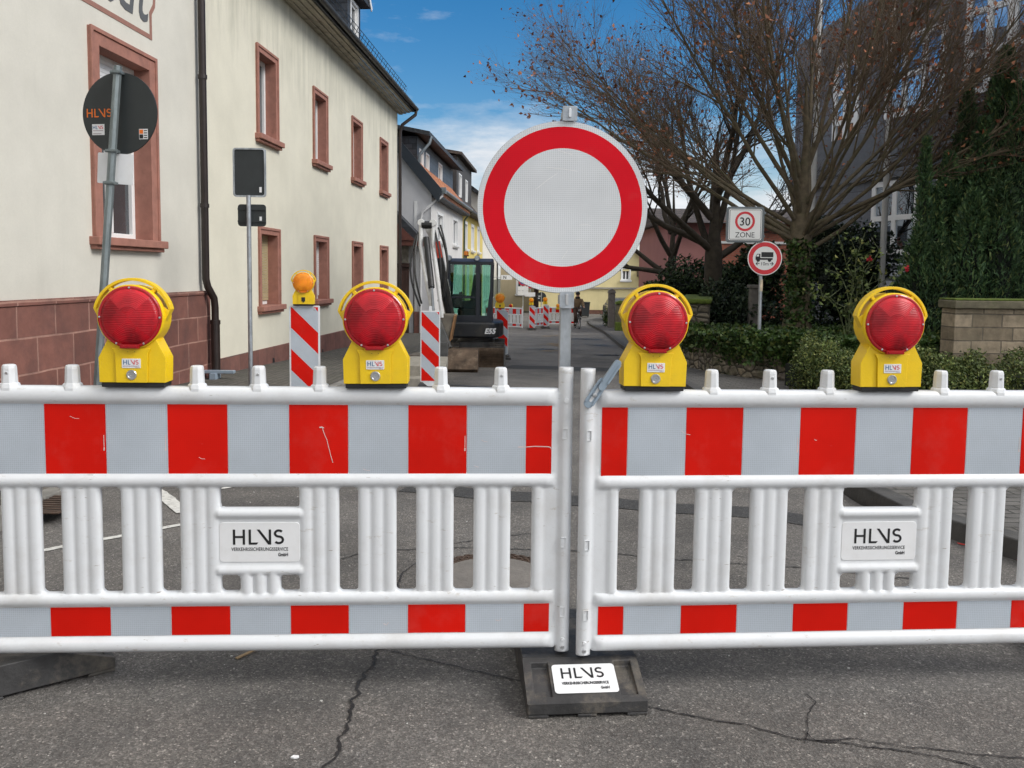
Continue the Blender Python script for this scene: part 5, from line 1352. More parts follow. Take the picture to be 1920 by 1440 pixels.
t, L = block('gabled_house', 'cream gabled house with brown base at the end of the street', p0.x, p1.x, Yc, 9, 0, 0, None)
CY = render_wall('pale yellow render', (.72, .62, .34), amt=.12)
wq = (atY(1164, 525, Yc), atY(1183, 502, Yc))
win_ = (wq[0].x-p0.x, wq[1].x-p0.x, wq[0].z, wq[1].z)
hs_ = [window(t, *win_, stone=UPVC, trim=.1, rec=.14, small=True)]
xe = ev.x-p0.x; xr = ridge.x-p0.x; xl = 2*xr-xe
b = B(); wall_holes(b, min(0, xl), xe, -2.2, ev.z, hs_); b._f([b.bm.verts.new(q) for q in ((min(0, xl), 0, ev.z), (xe, 0, ev.z), (xr, 0, ridge.z))])
b.quad((xe, 0, -2.2), (xe, 9, -2.2), (xe, 9, ev.z), (xe, 0, ev.z)); b.obj('wall', CY, t)
b = B(); b.prism([(xe+.3, ev.z-.35), (xr, ridge.z), (xl-.3, ev.z-.35), (xl-.3, ev.z-.1), (xr, ridge.z+.25), (xe+.3, ev.z-.1)], -.35, 9.3); b.obj('roof', TILEB, t)
zpl = atY(1120, 581, Yc).z; zle = atY(1120, 540, Yc).z
B().box(min(0, xl)-.02, xe+.02, -.06, -.01, -2.2, zpl).obj('plinth', pm('brown base paint', (.13, .06, .04), .8, var=.2), t)
B().box(min(0, xl)-.02, xe+.02, -.12, -.01, zle-.06, zle+.06).obj('ledge', pm('grey ledge', (.3, .28, .24), .8), t)
bq = atY(1194, 512, Yc); B().box(bq.x-p0.x, xe+.8, -1.0, -.02, bq.z-.25, bq.z+.15).obj('balcony', DKW, t)
# red brick house behind the trees
Yb = 36
p0, p1 = atY(1252, 450, Yb), atY(1520, 450, Yb)
t, L = block('brick_house', 'red brick house with a pink rendered end half hidden behind the trees', p0.x, p1.x, Yb, 8, 0, 0, None)
RB = bricks('red bricks', (.27, .075, .045), (.36, .11, .065), (.2, .13, .1), .25, .08, .01, 'xz', .85, .4, .5, .25); PK = render_wall('pink render', (.34, .16, .15), amt=.2)
xm_ = atY(1345, 450, Yb).x-p0.x
b = B(); b.quad((0, 0, -2), (xm_, 0, -2), (xm_, 0, 3.7), (0, 0, 3.7)); b.quad((0, 0, -2), (0, 8, -2), (0, 8, 3.7), (0, 0, 3.7)); b.obj('rendered_wall', PK, t)
B().box(xm_, L, -.12, 8, -2, 3.7).obj('brick_wall', RB, t)
zq = atY(1400, 455, Yb).z; B().box(xm_, L+.02, -.16, -.121, zq-.05, zq+.05).obj('white_band', UPVC, t)
b = B(); b.prism([(-.5, 3.6), (4, 4.5), (8.4, 3.6)], -.3, L+.3, None, 'yz'); b.obj('roof', TILEB, t)

# --- grey office building on the right
OP = Vector((10.2, 24.0, 0)); OD = Vector((.33, -.944, 0)).normalized(); ON = Vector((-OD.y, OD.x, 0))
ob = thing('office_building', 'dark slate clad office building with white window frames and lit rooms behind the tree', 'office building', OP, math.atan2(OD.y, OD.x))
def FO(u, v, back=0):
    d = ray(u, v); n = ON; p = CAMP+d*(((OP+ON*back)-CAMP).dot(n)/d.dot(n)); return (p-OP).dot(OD), p.z
DSL = bricks('grey slate cladding', (.12, .13, .15), (.155, .165, .188), (.06, .066, .075), .6, .3, .012, 'xz', .55, .4, .5, .2)
mt, nt_, b_ = _nt('half mirror glass')
tr = N(nt_, 'ShaderNodeBsdfTransparent'); gl_ = N(nt_, 'ShaderNodeBsdfGlossy', Roughness=.02); tr.inputs[0].default_value = (.8, .85, .9, 1); gl_.inputs[0].default_value = (.8, .9, 1, 1)
mx = nt_.nodes.new('ShaderNodeMixShader'); fr_ = N(nt_, 'ShaderNodeLayerWeight', Blend=.86); nt_.links.new(fr_.outputs['Fresnel'], mx.inputs[0]); nt_.links.new(tr.outputs[0], mx.inputs[1]); nt_.links.new(gl_.outputs[0], mx.inputs[2]); nt_.links.new(mx.outputs[0], nt_.nodes['Material Output'].inputs[0])
HALF = mt
LIT = bpy.data.materials.new('lit fluorescent tube'); LIT.use_nodes = True; e_ = LIT.node_tree.nodes['Principled BSDF']; e_.inputs['Emission Color'].default_value = (1, .82, .35, 1); e_.inputs['Emission Strength'].default_value = 2.2; e_.inputs['Base Color'].default_value = (.9, .8, .5, 1)
ROOM = pm('dim office wall', (.07, .07, .068), .9, var=.2, scale=.8); ROOMR = pm('red brown shelf', (.2, .06, .04), .8, var=.4, scale=3)
hs_ = []; x_l = FO(1497, 90)[0]; x_r = 16.0
def owin(ua, ub, va, vb, cols, rows, light=None, uc=None):
    uc = uc or (ua+ub)/2
    a, c = FO(ua, 300)[0], FO(ub, 300)[0]; z0, z1 = FO(uc, vb)[1], FO(uc, va)[1]
    hs_.append((a, c, z0, z1)); t_ = .14
    b = B()
    for k in range(cols+1): x = a+(c-a)*k/cols; b.box(x-t_/2 if 0 < k < cols else (x if k == 0 else x-t_), x+t_/2 if 0 < k < cols else (x+t_ if k == 0 else x), -.05, .06, z0, z1)
    for k in range(rows+1):
        z = z0+(z1-z0)*k/rows; zz0, zz1 = (z, z+t_) if k == 0 else ((z-t_, z) if k == rows else (z-t_/2, z+t_/2)); b.box(a+t_, c-t_, -.047, .057, zz0, zz1)
    fr = b.obj('window', UPVC, ob); B().box(a+.02, c-.02, .0, .008, z0+.02, z1-.02).obj('pane', HALF, fr)
    b = B(); b.box(a-.6, c+.6, 2.6, 2.65, z0-.4, z1+.5); b.box(a-.6, c+.6, .2, 2.6, z1+.4, z1+.45); b.box(a-.6, c+.6, .2, 2.6, z0-.4, z0-.35); b.box(a-.65, a-.6, .2, 2.6, z0-.4, z1+.4); b.box(c+.6, c+.65, .2, 2.6, z0-.4, z1+.4); b.obj('room', ROOM, fr)
    if light:
        for (u0, v0, u1, v1) in light:
            back = 1.2; s_a, z_a = FO(u0, v0, back); s_b, z_b = FO(u1, v1, back); B().bar((s_a, back, z_a), (s_b, back, z_a), .05, .05).obj('light_tube', LIT, fr)
    return fr
owin(1560, 1606, 118, 285, 2, 3); owin(1656, 1764, 62, 214, 3, 2, [(1690, 150, 1720, 152)]); owin(1800, 1990, -60, 172, 4, 3, [(1804, 96, 1830, 98), (1846, 100, 1876, 102)], 1850)
fr = owin(1640, 1728, 338, 478, 2, 2, [(1652, 388, 1668, 388), (1680, 389, 1694, 389), (1684, 376, 1702, 377)], 1680)
owin(1760, 1960, 300, 500, 4, 2)
a, c = FO(1640, 400)[0], FO(1728, 400)[0]; z0, z1 = FO(1680, 420)[1], FO(1680, 455)[1]; B().box(a, c, 1.6, 1.9, z1-.3, z0-.1).obj('shelf', ROOMR, fr)
b = B(); zr0, zr1 = FO(1499, 84)[1], FO(1619, 5)[1]; sr1 = FO(1619, 5)[0]; sr0 = FO(1499, 84)[0]
ztop = 9.6+.0*zr0
wall_holes(b, x_l, x_r, -1.5, zr0-.2, [h for h in hs_ if h[3] < zr0-.2]); 
hs_hi = [h for h in hs_ if h[3] >= zr0-.2]
b.obj('wall', DSL, ob) if not hs_hi else None
if hs_hi:
    b2 = B(); wall_holes(b2, x_l, x_r, -1.5, zr0-.0, [(h[0], h[1], h[2], min(h[3], zr0-.15)) for h in hs_]); b2.obj('wall', DSL, ob)
b = B(); b.prism([(x_l, zr0+.002), (sr1, zr1), (x_r, zr1+.22*(x_r-sr1)), (x_r, zr0+.002)], -.002, .3); b.obj('parapet', DSL, ob)
b = B(); b.quad((x_l, 0, -1.5), (x_l, 12, -1.5), (x_l, 12, zr0), (x_l, 0, zr0)); b.obj('side_wall', DSL, ob)
zf_ = FO(1700, 250)[1]; b = B(); b.box(x_l-.05, x_r, -.12, -.01, FO(1700, 330)[1], FO(1700, 238)[1]); b.obj('storey_band', pm('dark grey fascia', (.12, .128, .14), .5, var=.15), ob)
zlo = FO(1680, 482)[1]; a_, c_ = FO(1626, 520)[0], FO(1735, 520)[0]
b = B()
for k in range(5): b.box(a_, c_, -.06, -.02, zlo-.22-.3*k, zlo-.05-.3*k)
b.obj('balustrade', pm('pale grey panels', (.42, .45, .50), .5), ob)
# white flag poles
for (u, v, Y, lab) in ((1531, 183, 20.0, 'white flagpole seen through the bare crown, furthest from the yew'), (1668, 190, 19.0, 'white flagpole in front of the lit lower windows of the office'), (1893, 60, 18.2, 'white flagpole rising behind the tips of the yew')):
    p = atY(u, v, Y); o = thing('flagpole', lab, 'flagpole', (p.x, Y, zg(Y)+.4), 0, 'white flagpoles before the office')
    b = B(); b.tube([(0, 0, 0), (0, 0, 3), (0, 0, 10.5)], [.07, .06, .045], 12); b.obj('pole', pm('white painted mast', (.72, .72, .71), .4, var=.06), o, smooth=True)
    b = B(); b.lathe([(.12, 0), (.12, .1), (.075, .14)], 14); b.obj('collar', STEEL, o)
    b = B(); b.tube([(.065, -.02, 1.0), (.06, -.02, 10.3)], .008, 5); b.obj('halyard', pm('grey rope', (.4, .4, .38), .8), o)
# ------------------------------------------------------------------ garden walls and planting beds
RUBBLE_C = [(0, (.10, .085, .065)), (.3, (.17, .145, .105)), (.6, (.22, .19, .14)), (.85, (.14, .12, .10)), (1, (.26, .215, .15))]
def stonework(name, sc3, gain, moss, mossamt):
    mt, nt_, b_ = _nt(name); co = coords(nt_)
    mp = nt_.nodes.new('ShaderNodeMapping'); mp.inputs['Scale'].default_value = sc3; nt_.links.new(co, mp.inputs[0])
    v1 = N(nt_, 'ShaderNodeTexVoronoi', Scale=1.0, Randomness=.8); v1.distance = 'CHEBYCHEV'; nt_.links.new(mp.outputs[0], v1.inputs['Vector'])
    v2 = N(nt_, 'ShaderNodeTexVoronoi', Scale=1.0, Randomness=.8); v2.feature = 'DISTANCE_TO_EDGE'; nt_.links.new(mp.outputs[0], v2.inputs['Vector'])
    sc_ = nt_.nodes.new('ShaderNodeSeparateColor'); nt_.links.new(v1.outputs['Color'], sc_.inputs[0])
    col = ramp(nt_, sc_.outputs[0], RUBBLE_C).outputs[0]; fN = noise(nt_, co, 14, 7, .65)
    col = mixc(nt_, 1.0, col, ramp(nt_, fN, [(.25, .6*gain), (.75, 1.35*gain)]).outputs[0], 'MULTIPLY')
    col = mixc(nt_, ramp(nt_, v2.outputs['Distance'], [(.0, 1.0), (.10, .0)]).outputs[0], col, (.035, .032, .026))
    col = mixc(nt_, ramp(nt_, noise(nt_, co, 3.0, 7, .7), [(.48, 0.0), (.66, mossamt)]).outputs[0], col, moss)
    nt_.links.new(col, b_.inputs['Base Color']); b_.inputs['Roughness'].default_value = .9
    hh = nt_.nodes.new('ShaderNodeMath'); hh.operation = 'MULTIPLY_ADD'; nt_.links.new(ramp(nt_, v2.outputs['Distance'], [(0, 0.0), (.25, 1.0)]).outputs[0], hh.inputs[0]); hh.inputs[1].default_value = 1.2; nt_.links.new(fN, hh.inputs[2])
    bump(nt_, b_, hh.outputs[0], .9, .05)
    return mt
RUBBLE = stonework('rubble stone', (4.2, 4.2, 7.5), 1.35, (.05, .065, .02), .8)
SANDW = bricks('buff sandstone blocks', (.17, .135, .09), (.33, .265, .185), (.12, .10, .075), .44, .19, .010, 'xz', .9, 1.0, .37, .5, grime=(.13, .115, .075))
MOSS = pm('moss', (.085, .12, .015), .95, var=.45, scale=14, bmp=.6, bscale=70); COPING = pm('mossy coping', (.13, .115, .075), .9, var=.35, scale=7, bmp=.4, dirt=(.07, .085, .02), dirt_amt=.9, dirt_scale=4)
SOIL = pm('dark soil', (.035, .028, .02), .95, var=.4, scale=5, bmp=.5, bscale=20)
LINE_ = [(4.6, 34), (4.0, 24), (3.55, 18.6), (3.4, 16.6), (3.6, 15.2), (4.0, 14.1), (4.9, 13.3), (6.6, 12.8), (10, 12.6), (14, 12.6)]
def wall_top(y): return zg(y)+.80 if y > 16 else zg(y)+.72
t = thing('garden_wall', 'low curved rubble stone wall edged with moss and ivy beside the right pavement', 'garden wall', (0, 0, 0))
def sweep(line, off0, off1, fz0, fz1, sub=6):
    pts = []
    for a, c in zip(line, line[1:]):
        for i in range(sub): pts.append(Vector((a[0]+(c[0]-a[0])*i/sub, a[1]+(c[1]-a[1])*i/sub)))
    pts.append(Vector(line[-1])); rows = []
    for i, p in enumerate(pts):
        d = (pts[min(i+1, len(pts)-1)]-pts[max(i-1, 0)]).normalized(); n = Vector((-d.y, d.x))   # n points to the garden side
        a, c = p+n*off0, p+n*off1
        rows.append([(a.x, a.y, fz0(a.y)), (a.x, a.y, fz1(a.y)), (c.x, c.y, fz1(c.y)), (c.x, c.y, fz0(c.y))])
    b = B()
    R = [[b.bm.verts.new(q) for q in r] for r in rows]
    for A, C in zip(R, R[1:]):
        for k in range(4): b._f([A[k], A[(k+1) % 4], C[(k+1) % 4], C[k]])
    b._f(R[0]); b._f(R[-1][::-1]); return b
sweep(LINE_[1:], 0, .32, lambda y: zg(y)-.3, wall_top).obj('rubble_face', RUBBLE, t)
sweep(LINE_[1:], -.03, .34, wall_top, lambda y: wall_top(y)+.05).obj('moss_cap', MOSS, t, bevel=.02)
# soil bed that the wall holds back
V = []; Fq = []
xs_ = [0, .5, 2, 5, 9]; ysb = [12.9, 13.6, 14.4, 15.5, 16.6, 18, 20, 23, 27, 32, 38]
def wx(y):
    for (xa, ya), (xb, yb) in zip(LINE_, LINE_[1:]):
        if min(ya, yb) <= y <= max(ya, yb): return xa+(xb-xa)*(y-ya)/(yb-ya+1e-9)
    return 6
for y in ysb:
    for k in range(8): V.append((wx(y)+.25+1.6*k, y, zg(y)+.70+.05*math.sin(y*3+k)))
for j in range(len(ysb)-1):
    for k in range(7): q = j*8+k; Fq.append((q, q+1, q+9, q+8))
structure(npmesh('planting_bed', np.array(V), np.array(Fq), SOIL))
# taller wall end with a thick moss top
a, c = atY(1272, 600, 18.3), atY(1342, 600, 17.6); zt = atY(1300, 566, 18).z
t = thing('garden_wall', 'taller stone wall end with a thick moss top behind the low rubble wall', 'garden wall', (a.x, 18.3, 0), R_(-14))
B().box(0, c.x-a.x, 0, 4.0, zg(18)-.2, zt-.05).obj('stone_face', RUBBLE, t, bevel=.03)
b = B(); b.box(-.06, c.x-a.x+.05, -.06, 4.1, zt-.05, zt+.06); b.obj('moss_cap', MOSS, t, bevel=.05, seg=3)
a = atY(1790, 600, 12.2); zt = atY(1850, 561, 12.2).z
t = thing('garden_wall', 'buff sandstone wall with mossy coping at the right edge below the yew', 'garden wall', (a.x, 12.2, 0), R_(3))
B().box(0, 4, 0, .35, -.6, zt-.14).obj('stone_face', SANDW, t, bevel=.01); B().box(-.04, 4.05, -.06, .4, zt-.14, zt-.02).obj('coping', COPING, t, bevel=.02); B().box(-.03, 4.05, -.055, .39, zt-.021, zt+.005).obj('moss_cap', MOSS, t, bevel=.012)

# ------------------------------------------------------------------ foliage helpers
def hedge_points(n, fn): return np.array([fn() for _ in range(n)])
def ell(n, c, r, shell_=.55, lump=.25, seed=0, up_only=False):
    """points in an uneven ellipsoid, denser near the outside"""
    g = np.random.default_rng(seed); d = g.normal(size=(n, 3)); d /= np.linalg.norm(d, axis=1)[:, None]
    if up_only: d[:, 2] = np.abs(d[:, 2])*1.0-.15
    k = g.normal(size=(7, 3))*2.4; ph = g.random(7)*6
    L = 1+lump*sum(np.sin(d@k[i]+ph[i]) for i in range(7))/2.6
    rad = (shell_+(1-shell_)*g.random(n)**.6)*L
    return np.asarray(c)+d*rad[:, None]*np.asarray(r)
LEAF_HEDGE = leafm('hedge leaves', [(0, (.038, .056, .018)), (.45, (.085, .120, .034)), (.8, (.15, .19, .05)), (1, (.24, .23, .07))])
LEAF_IVY = leafm('ivy leaves', [(0, (.020, .042, .012)), (.5, (.045, .085, .02)), (.85, (.075, .12, .03)), (1, (.11, .12, .03))], .4)
LEAF_YEW = leafm('yew needles', [(0, (.022, .048, .022)), (.5, (.046, .094, .037)), (.85, (.085, .145, .052)), (1, (.15, .175, .06))], .6)
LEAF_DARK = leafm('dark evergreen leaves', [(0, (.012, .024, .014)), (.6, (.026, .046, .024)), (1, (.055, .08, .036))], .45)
LEAF_BRN = leafm('withered brown leaves', [(0, (.13, .04, .022)), (.4, (.22, .075, .035)), (.75, (.32, .12, .055)), (1, (.42, .2, .10))], .6)
LEAF_DEAD = leafm('dry twigs leaves', [(0, (.05, .03, .018)), (.6, (.10, .06, .03)), (1, (.15, .10, .05))], .7)
BARK = pm('olive brown bark', (.105, .082, .050), .85, var=.35, scale=9, bmp=.4, bscale=40, dirt=(.06, .07, .025), dirt_amt=.6)
TWIG = pm('brown twigs', (.125, .085, .055), .85, var=.3, scale=3); BARKD = pm('dark bark', (.045, .036, .026), .9, var=.35, scale=9, bmp=.4, bscale=40); CORE = pm('shaded foliage depth', (.006, .010, .006), .95, var=.4, scale=3)  # CORE: solid filler painted near black for the shade deep inside foliage
# clipped hedge along the bed
t = thing('hedge', 'low green hedge growing between the lorry sign pole and the sandstone wall', 'hedge', (0, 0, 0))
HL = [(4.45, 12.9), (4.75, 11.9), (5.4, 11.2), (6.5, 10.8), (8.8, 10.6)]
def hp(i, n_):
    f_ = i*(len(HL)-1); k = min(int(f_), len(HL)-2); f_ -= k
    x = HL[k][0]+(HL[k+1][0]-HL[k][0])*f_; y = HL[k][1]+(HL[k+1][1]-HL[k][1])*f_; return x, y
P = []
for _ in range(42000):
    s_ = random.random(); x, y = hp(s_, 0); a_ = random.uniform(0, PI); rr = (.62+.38*random.random()**.5)*(1+.12*math.sin(9*s_*7+3*a_)+.07*math.sin(31*s_*5+a_*5))
    hgt = .66+.08*math.sin(s_*17)+.06*math.sin(s_*43)
    cx_ = math.cos(a_)*.68*rr; cz_ = abs(math.sin(a_))**.8*hgt*rr
    P.append((x-cx_*.5+random.uniform(-.1, .1), y-cx_*.85+.1, zg(y)+.06+cz_))
leaf_cloud('leaves', np.array(P), .042, LEAF_HEDGE, t, .5)
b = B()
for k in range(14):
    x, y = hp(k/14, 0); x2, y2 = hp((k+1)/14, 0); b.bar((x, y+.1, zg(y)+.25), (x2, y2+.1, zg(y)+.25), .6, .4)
b.obj('shaded_filler', CORE, t)
# right end: withered brown stems
P = np.array([(random.uniform(6.2, 8.4), random.uniform(9.4, 10.1), -.1+random.random()**1.3*.55) for _ in range(2600)]); t2 = thing('dry_shrub', 'withered brown shrub at the right end of the hedge', 'shrub', (0, 0, 0))
leaf_cloud('leaves', P, .055, LEAF_DEAD, t2, .3, up=(0, 0, .8))
tubes('stems', [((x, y, -.2), (x+random.uniform(-.3, .3), y+random.uniform(-.3, .2), random.uniform(.2, .6)), .006, .002) for x, y in ((random.uniform(6.2, 8.4), random.uniform(9.3, 10)) for _ in range(160))], BARKD, t2)
# ivy ground cover on the bed
P = []
for _ in range(20000):
    y = 12.9+random.random()**1.5*11; x = wx(y)+.1+random.random()**1.4*5.0; P.append((x, y, zg(y)+.72+.10*random.random()+.10*max(0, math.sin(x*2.3+y*1.7))))
for _ in range(3500):   # trailing over the wall
    y = random.uniform(13.6, 18); P.append((wx(y)-.06+random.uniform(-.04, .2), y-.06, zg(y)+.80-random.random()**2.4*.34))
for _ in range(3000):
    x = random.uniform(3.7, 6.6); y = np.interp(x, [3.7, 4.0, 4.9, 6.6], [15, 14.1, 13.3, 12.8]); P.append((x-.05, y-.08, zg(y)+.78-random.random()**2*.45))
o = leaf_cloud('ivy', np.array(P), .075, LEAF_IVY, None, .8, up=(0, 0, .3)); o['kind'] = 'stuff'; o['label'] = 'dark green ivy covering the bed behind the low rubble wall'

# ------------------------------------------------------------------ bare trees
def rv(s): return Vector((random.gauss(0, s), random.gauss(0, s), random.gauss(0, s)))
def branch(segs, tips, p, d, L, r, lvl, spec, curl):
    n = spec['n'][lvl]; q = Vector(p); dd = Vector(d).normalized(); r1 = r*spec['taper'][lvl]; step = L/n
    for i in range(n):
        dd = (dd+rv(spec['wob'][lvl])+Vector((0, 0, curl[lvl]))).normalized()
        qn = q+dd*step; ra, rb = r+(r1-r)*i/n, r+(r1-r)*(i+1)/n
        segs.append((tuple(q), tuple(qn), ra, rb, lvl))
        if lvl+1 < len(spec['n']):
            k = spec['kids'][lvl]/n; k = int(k)+(random.random() < k-int(k))
            if i >= spec['bare'][lvl]*n:
                for _ in range(k):
                    f_ = random.random(); pt = q.lerp(qn, f_)
                    ax = dd.cross(rv(1)).normalized(); nd = (dd*math.cos(spec['ang'][lvl])+ax*math.sin(spec['ang'][lvl])).normalized()
                    if nd.z < -.2: nd.z *= -.5
                    rem = 1-.55*(i+f_)/n
                    branch(segs, tips, pt, nd, spec['len'][lvl+1]*rem*random.uniform(.65, 1.2), min(spec['rad'][lvl+1], rb*.75), lvl+1, spec, curl)
        q = qn
    tips.append((tuple(q), lvl))
def tree(label, base, fork_h, r, limbs, spec, curl, leaves, leaf_size, barkm, name='bare_tree', group=None, lean=(0, 0), ivy=0):
    t = thing(name, label, 'tree', base, 0, group)
    top = Vector((lean[0], lean[1], fork_h)); b = B()
    b.tube([(0, 0, -.3), (0, 0, .05), (lean[0]*.3, lean[1]*.3, fork_h*.4), tuple(top), (top.x, top.y, top.z+.5), (top.x+.05, top.y, top.z+1.7), (top.x, top.y, top.z+3)], [r*1.5, r*1.15, r*.95, r*.95, r*.62, r*.3, .02], 14)
    o = b.obj('trunk', barkm, t, smooth=60)
    segs, tips = [], []
    for az_, tilt, L, rr in limbs:
        d = (math.sin(tilt)*math.cos(az_), math.sin(tilt)*math.sin(az_), math.cos(tilt))
        st = top+Vector((d[0]*r*.5, d[1]*r*.5, random.uniform(-.35, .3)+(1.3*random.random() if tilt < .8 else 0)))
        branch(segs, tips, st, d, L, rr, 0, spec, curl)
    big = [s_[:4] for s_ in segs if s_[4] <= 1]; sm = [s_[:4] for s_ in segs if s_[4] > 1]
    tubes('limbs', big, barkm, t, 7); tw = tubes('twigs', sm, TWIG if barkm is BARK else barkm, t, 3)
    ends = [p for p, l in tips if l >= 2]
    if leaves:
        pts = [Vector(random.choice(ends))+rv(.05) for _ in range(leaves)]
        pts = [p for p in pts if random.random() < (1.15 if p.z < spec.get('leafz', 4.5) else .45)]
        leaf_cloud('withered_leaves', np.array([tuple(p) for p in pts]), leaf_size, LEAF_BRN, t, .6, up=(0, 0, -.4))
    if ivy:
        P = []
        for _ in range(ivy):
            h = random.random()**1.2*fork_h*.95; a_ = random.uniform(-2.9, -.2) if random.random() < .75 else random.uniform(0, 6.3)
            if math.cos(a_) > .1 and random.random() < .75: continue
            P.append((r*1.12*math.cos(a_), r*1.12*math.sin(a_), h))
        leaf_cloud('ivy', np.array(P), .085, LEAF_IVY, t, .8)
    return t
Yt = 17.0
bs = atY(1494, 606, Yt)
spec = dict(n=[7, 5, 4, 2], kids=[20, 13, 9, 0], bare=[.15, .1, .1, 0], ang=[R_(27), R_(32), R_(38), 0], len=[5.4, 2.6, 1.35, .66], rad=[.05, .018, .0095, .0056], taper=[.22, .3, .4, .5], wob=[.06, .08, .11, .15], leafz=4.6)
limbs = []
for k in range(19):
    az_ = 2.4*k+random.uniform(-.2, .2); tilt = R_(8+50*((k+.5)/19)**.8+random.uniform(-4, 4))
    limbs.append((az_, tilt, random.uniform(4.6, 6.2), random.uniform(.032, .058)))
for az_, tl in ((PI, 58), (PI+.3, 48), (PI-.4, 66), (0, 60), (.3, 48), (-.3, 66), (-1.2, 50), (PI+.1, 66), (.1, 66), (-.6, 64)): limbs.append((az_, R_(tl), 5.6, .05))
tree('large bare spreading tree with withered leaves and ivied trunk, right of the zone sign', (bs.x, Yt, bs.z), 1.75, .23, limbs, spec, [.04, .05, .055, .05], 11500, .08, BARK, ivy=1500)
bs2 = atY(1335, 580, 21.5)
spec2 = dict(n=[6, 4, 4, 3], kids=[12, 9, 7, 0], bare=[.2, .15, .1, 0], ang=[R_(34), R_(36), R_(40), 0], len=[3.8, 2.3, 1.2, .6], rad=[.075, .027, .013, .0075], taper=[.25, .3, .4, .5], wob=[.09, .1, .12, .15], leafz=3.4)
limbs = [(az_, R_(tl), random.uniform(3.2, 4.2), .1) for az_, tl in ((PI, 45), (PI+.5, 60), (PI-.5, 30), (.2, 30), (-1.4, 40), (1.5, 25), (PI, 70), (.4, 55), (-.6, 15))]
tree('dark bare tree behind the moss topped wall end, left of the zone sign', (bs2.x, 21.5, zg(21.5)+.6), 2.0, .23, limbs, spec2, [.03, .04, .04, .03], 1100, .09, BARKD)
bs3 = atY(1256, 590, 27)
limbs = [(az_, R_(tl), random.uniform(3.0, 4.0), .09) for az_, tl in ((PI, 50), (PI+.6, 35), (PI-.6, 25), (.1, 30), (-1.4, 40), (1.5, 20), (PI, 75))]
tree('farthest bare tree, in front of the pink rendered wall end', (bs3.x, 27, zg(27)+.5), 1.7, .17, limbs, spec2, [.03, .04, .04, .03], 1000, .1, BARKD)

# ------------------------------------------------------------------ yew and dark evergreens
def yew(label, spires, Y, zb, n_per, name='yew_tree'):
    x0 = atY(spires[0][0], 400, Y).x
    t = thing(name, label, 'tree', (x0, Y, zb)); PP = []; UU = []; core = B()
    for (u, v, dy, w_) in spires:
        p = atY(u, v, Y+dy); H = p.z-zb; n = int(n_per*w_*H/3)
        g = rng.random(n); h = H*(1-(1-g)**.8*.98) if False else H*g**.9
        f_ = h/H; prof = w_*np.clip(np.minimum(.55+f_*2.2, 1.0)*(1-f_)**.75+.05, .05, None)
        a_ = rng.random(n)*2*PI; lump = 1+.34*np.sin(3*a_+h*2.6+u)+.30*np.sin(7*a_-h*4.1)+.15*np.sin(h*9+a_*2)
        rr = prof*lump*(.55+.45*rng.random(n)**.5)
        PP.append(np.stack([p.x-x0+rr*np.cos(a_), dy+rr*np.sin(a_), h], 1)); UU.append(np.stack([np.cos(a_)*.5, np.sin(a_)*.5, np.full(n, 1.1)], 1))
        core.lathe([(w_*.2, 0), (w_*.38, H*.2), (w_*.34, H*.55), (w_*.15, H*.78), (.02, H*.9)], 9, Matrix.Translation((p.x-x0, dy, 0)))
    cr = leaf_cloud('crown', np.concatenate(PP), .095, LEAF_YEW, t, .24, up=np.concatenate(UU), jitter=.5)
    core.obj('shaded_filler', CORE, t); b = B(); b.tube([(0, 0, -.3), (0, 0, 1.2)], [.22, .16], 10); b.obj('trunk', BARKD, t)
yew('tall dark green yew with many upright tips at the right edge', [(1890, 92, 0, .62), (1845, 225, -.3, .5), (1816, 170, .5, .45), (1915, 160, -.6, .55), (1780, 290, -.1, .5), (1868, 150, .7, .5), (1948, 110, .3, .6), (1752, 355, -.4, .42), (1880, 330, -1.0, .6), (1826, 360, -.9, .55)], 15.5, zg(15)+.6, 15000)
yew('smaller dark green yew leaning out in front of the lit office window', [(1738, 262, 0, .22), (1724, 430, -.4, .42), (1760, 460, -.5, .5), (1700, 520, -.3, .4)], 15.0, zg(15)+.55, 15000)
def shrub(label, blobs, n, size, mat, name='evergreen_shrub', cat='shrub'):
    t = thing(name, label, cat, tuple(blobs[0][0])); o = Vector(blobs[0][0]); P = []
    c_ = B()
    for i, (c, r) in enumerate(blobs):
        P.append(ell(n, Vector(c)-o, r, .6, .3, i*7+len(label)))
        c_.lathe([(0, -r[2]*.6), (min(r[0], r[1])*.55, -r[2]*.3), (min(r[0], r[1])*.6, r[2]*.2), (0, r[2]*.62)], 10, Matrix.Translation(Vector(c)-o))
    leaf_cloud('leaves', np.concatenate(P), size, mat, t, .5); c_.obj('shaded_filler', CORE, t)
def bl(u, v, Y, rx, ry, rz): p = atY(u, v, Y); return (tuple(p), (rx, ry, rz))
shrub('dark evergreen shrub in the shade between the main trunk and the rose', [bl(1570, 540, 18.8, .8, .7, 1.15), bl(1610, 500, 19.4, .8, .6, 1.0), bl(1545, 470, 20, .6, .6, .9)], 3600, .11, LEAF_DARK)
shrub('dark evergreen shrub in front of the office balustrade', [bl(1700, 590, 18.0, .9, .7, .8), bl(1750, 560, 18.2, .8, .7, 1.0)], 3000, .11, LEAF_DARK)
shrub('mid green evergreen shrub behind the dark bare tree', [bl(1290, 545, 24, 1.0, .8, .75), bl(1370, 540, 24.4, 1.3, .8, .8), bl(1240, 560, 25, .6, .6, .5), bl(1420, 520, 23, .8, .8, .9)], 3200, .12, leafm('mid evergreen leaves', [(0, (.010, .022, .009)), (.6, (.026, .05, .016)), (1, (.05, .08, .028))]))
shrub('low black green shrub below the taller moss topped wall end', [bl(1400, 590, 19.5, .9, .6, .55), bl(1360, 575, 20.3, .8, .6, .7)], 2600, .10, LEAF_DARK)
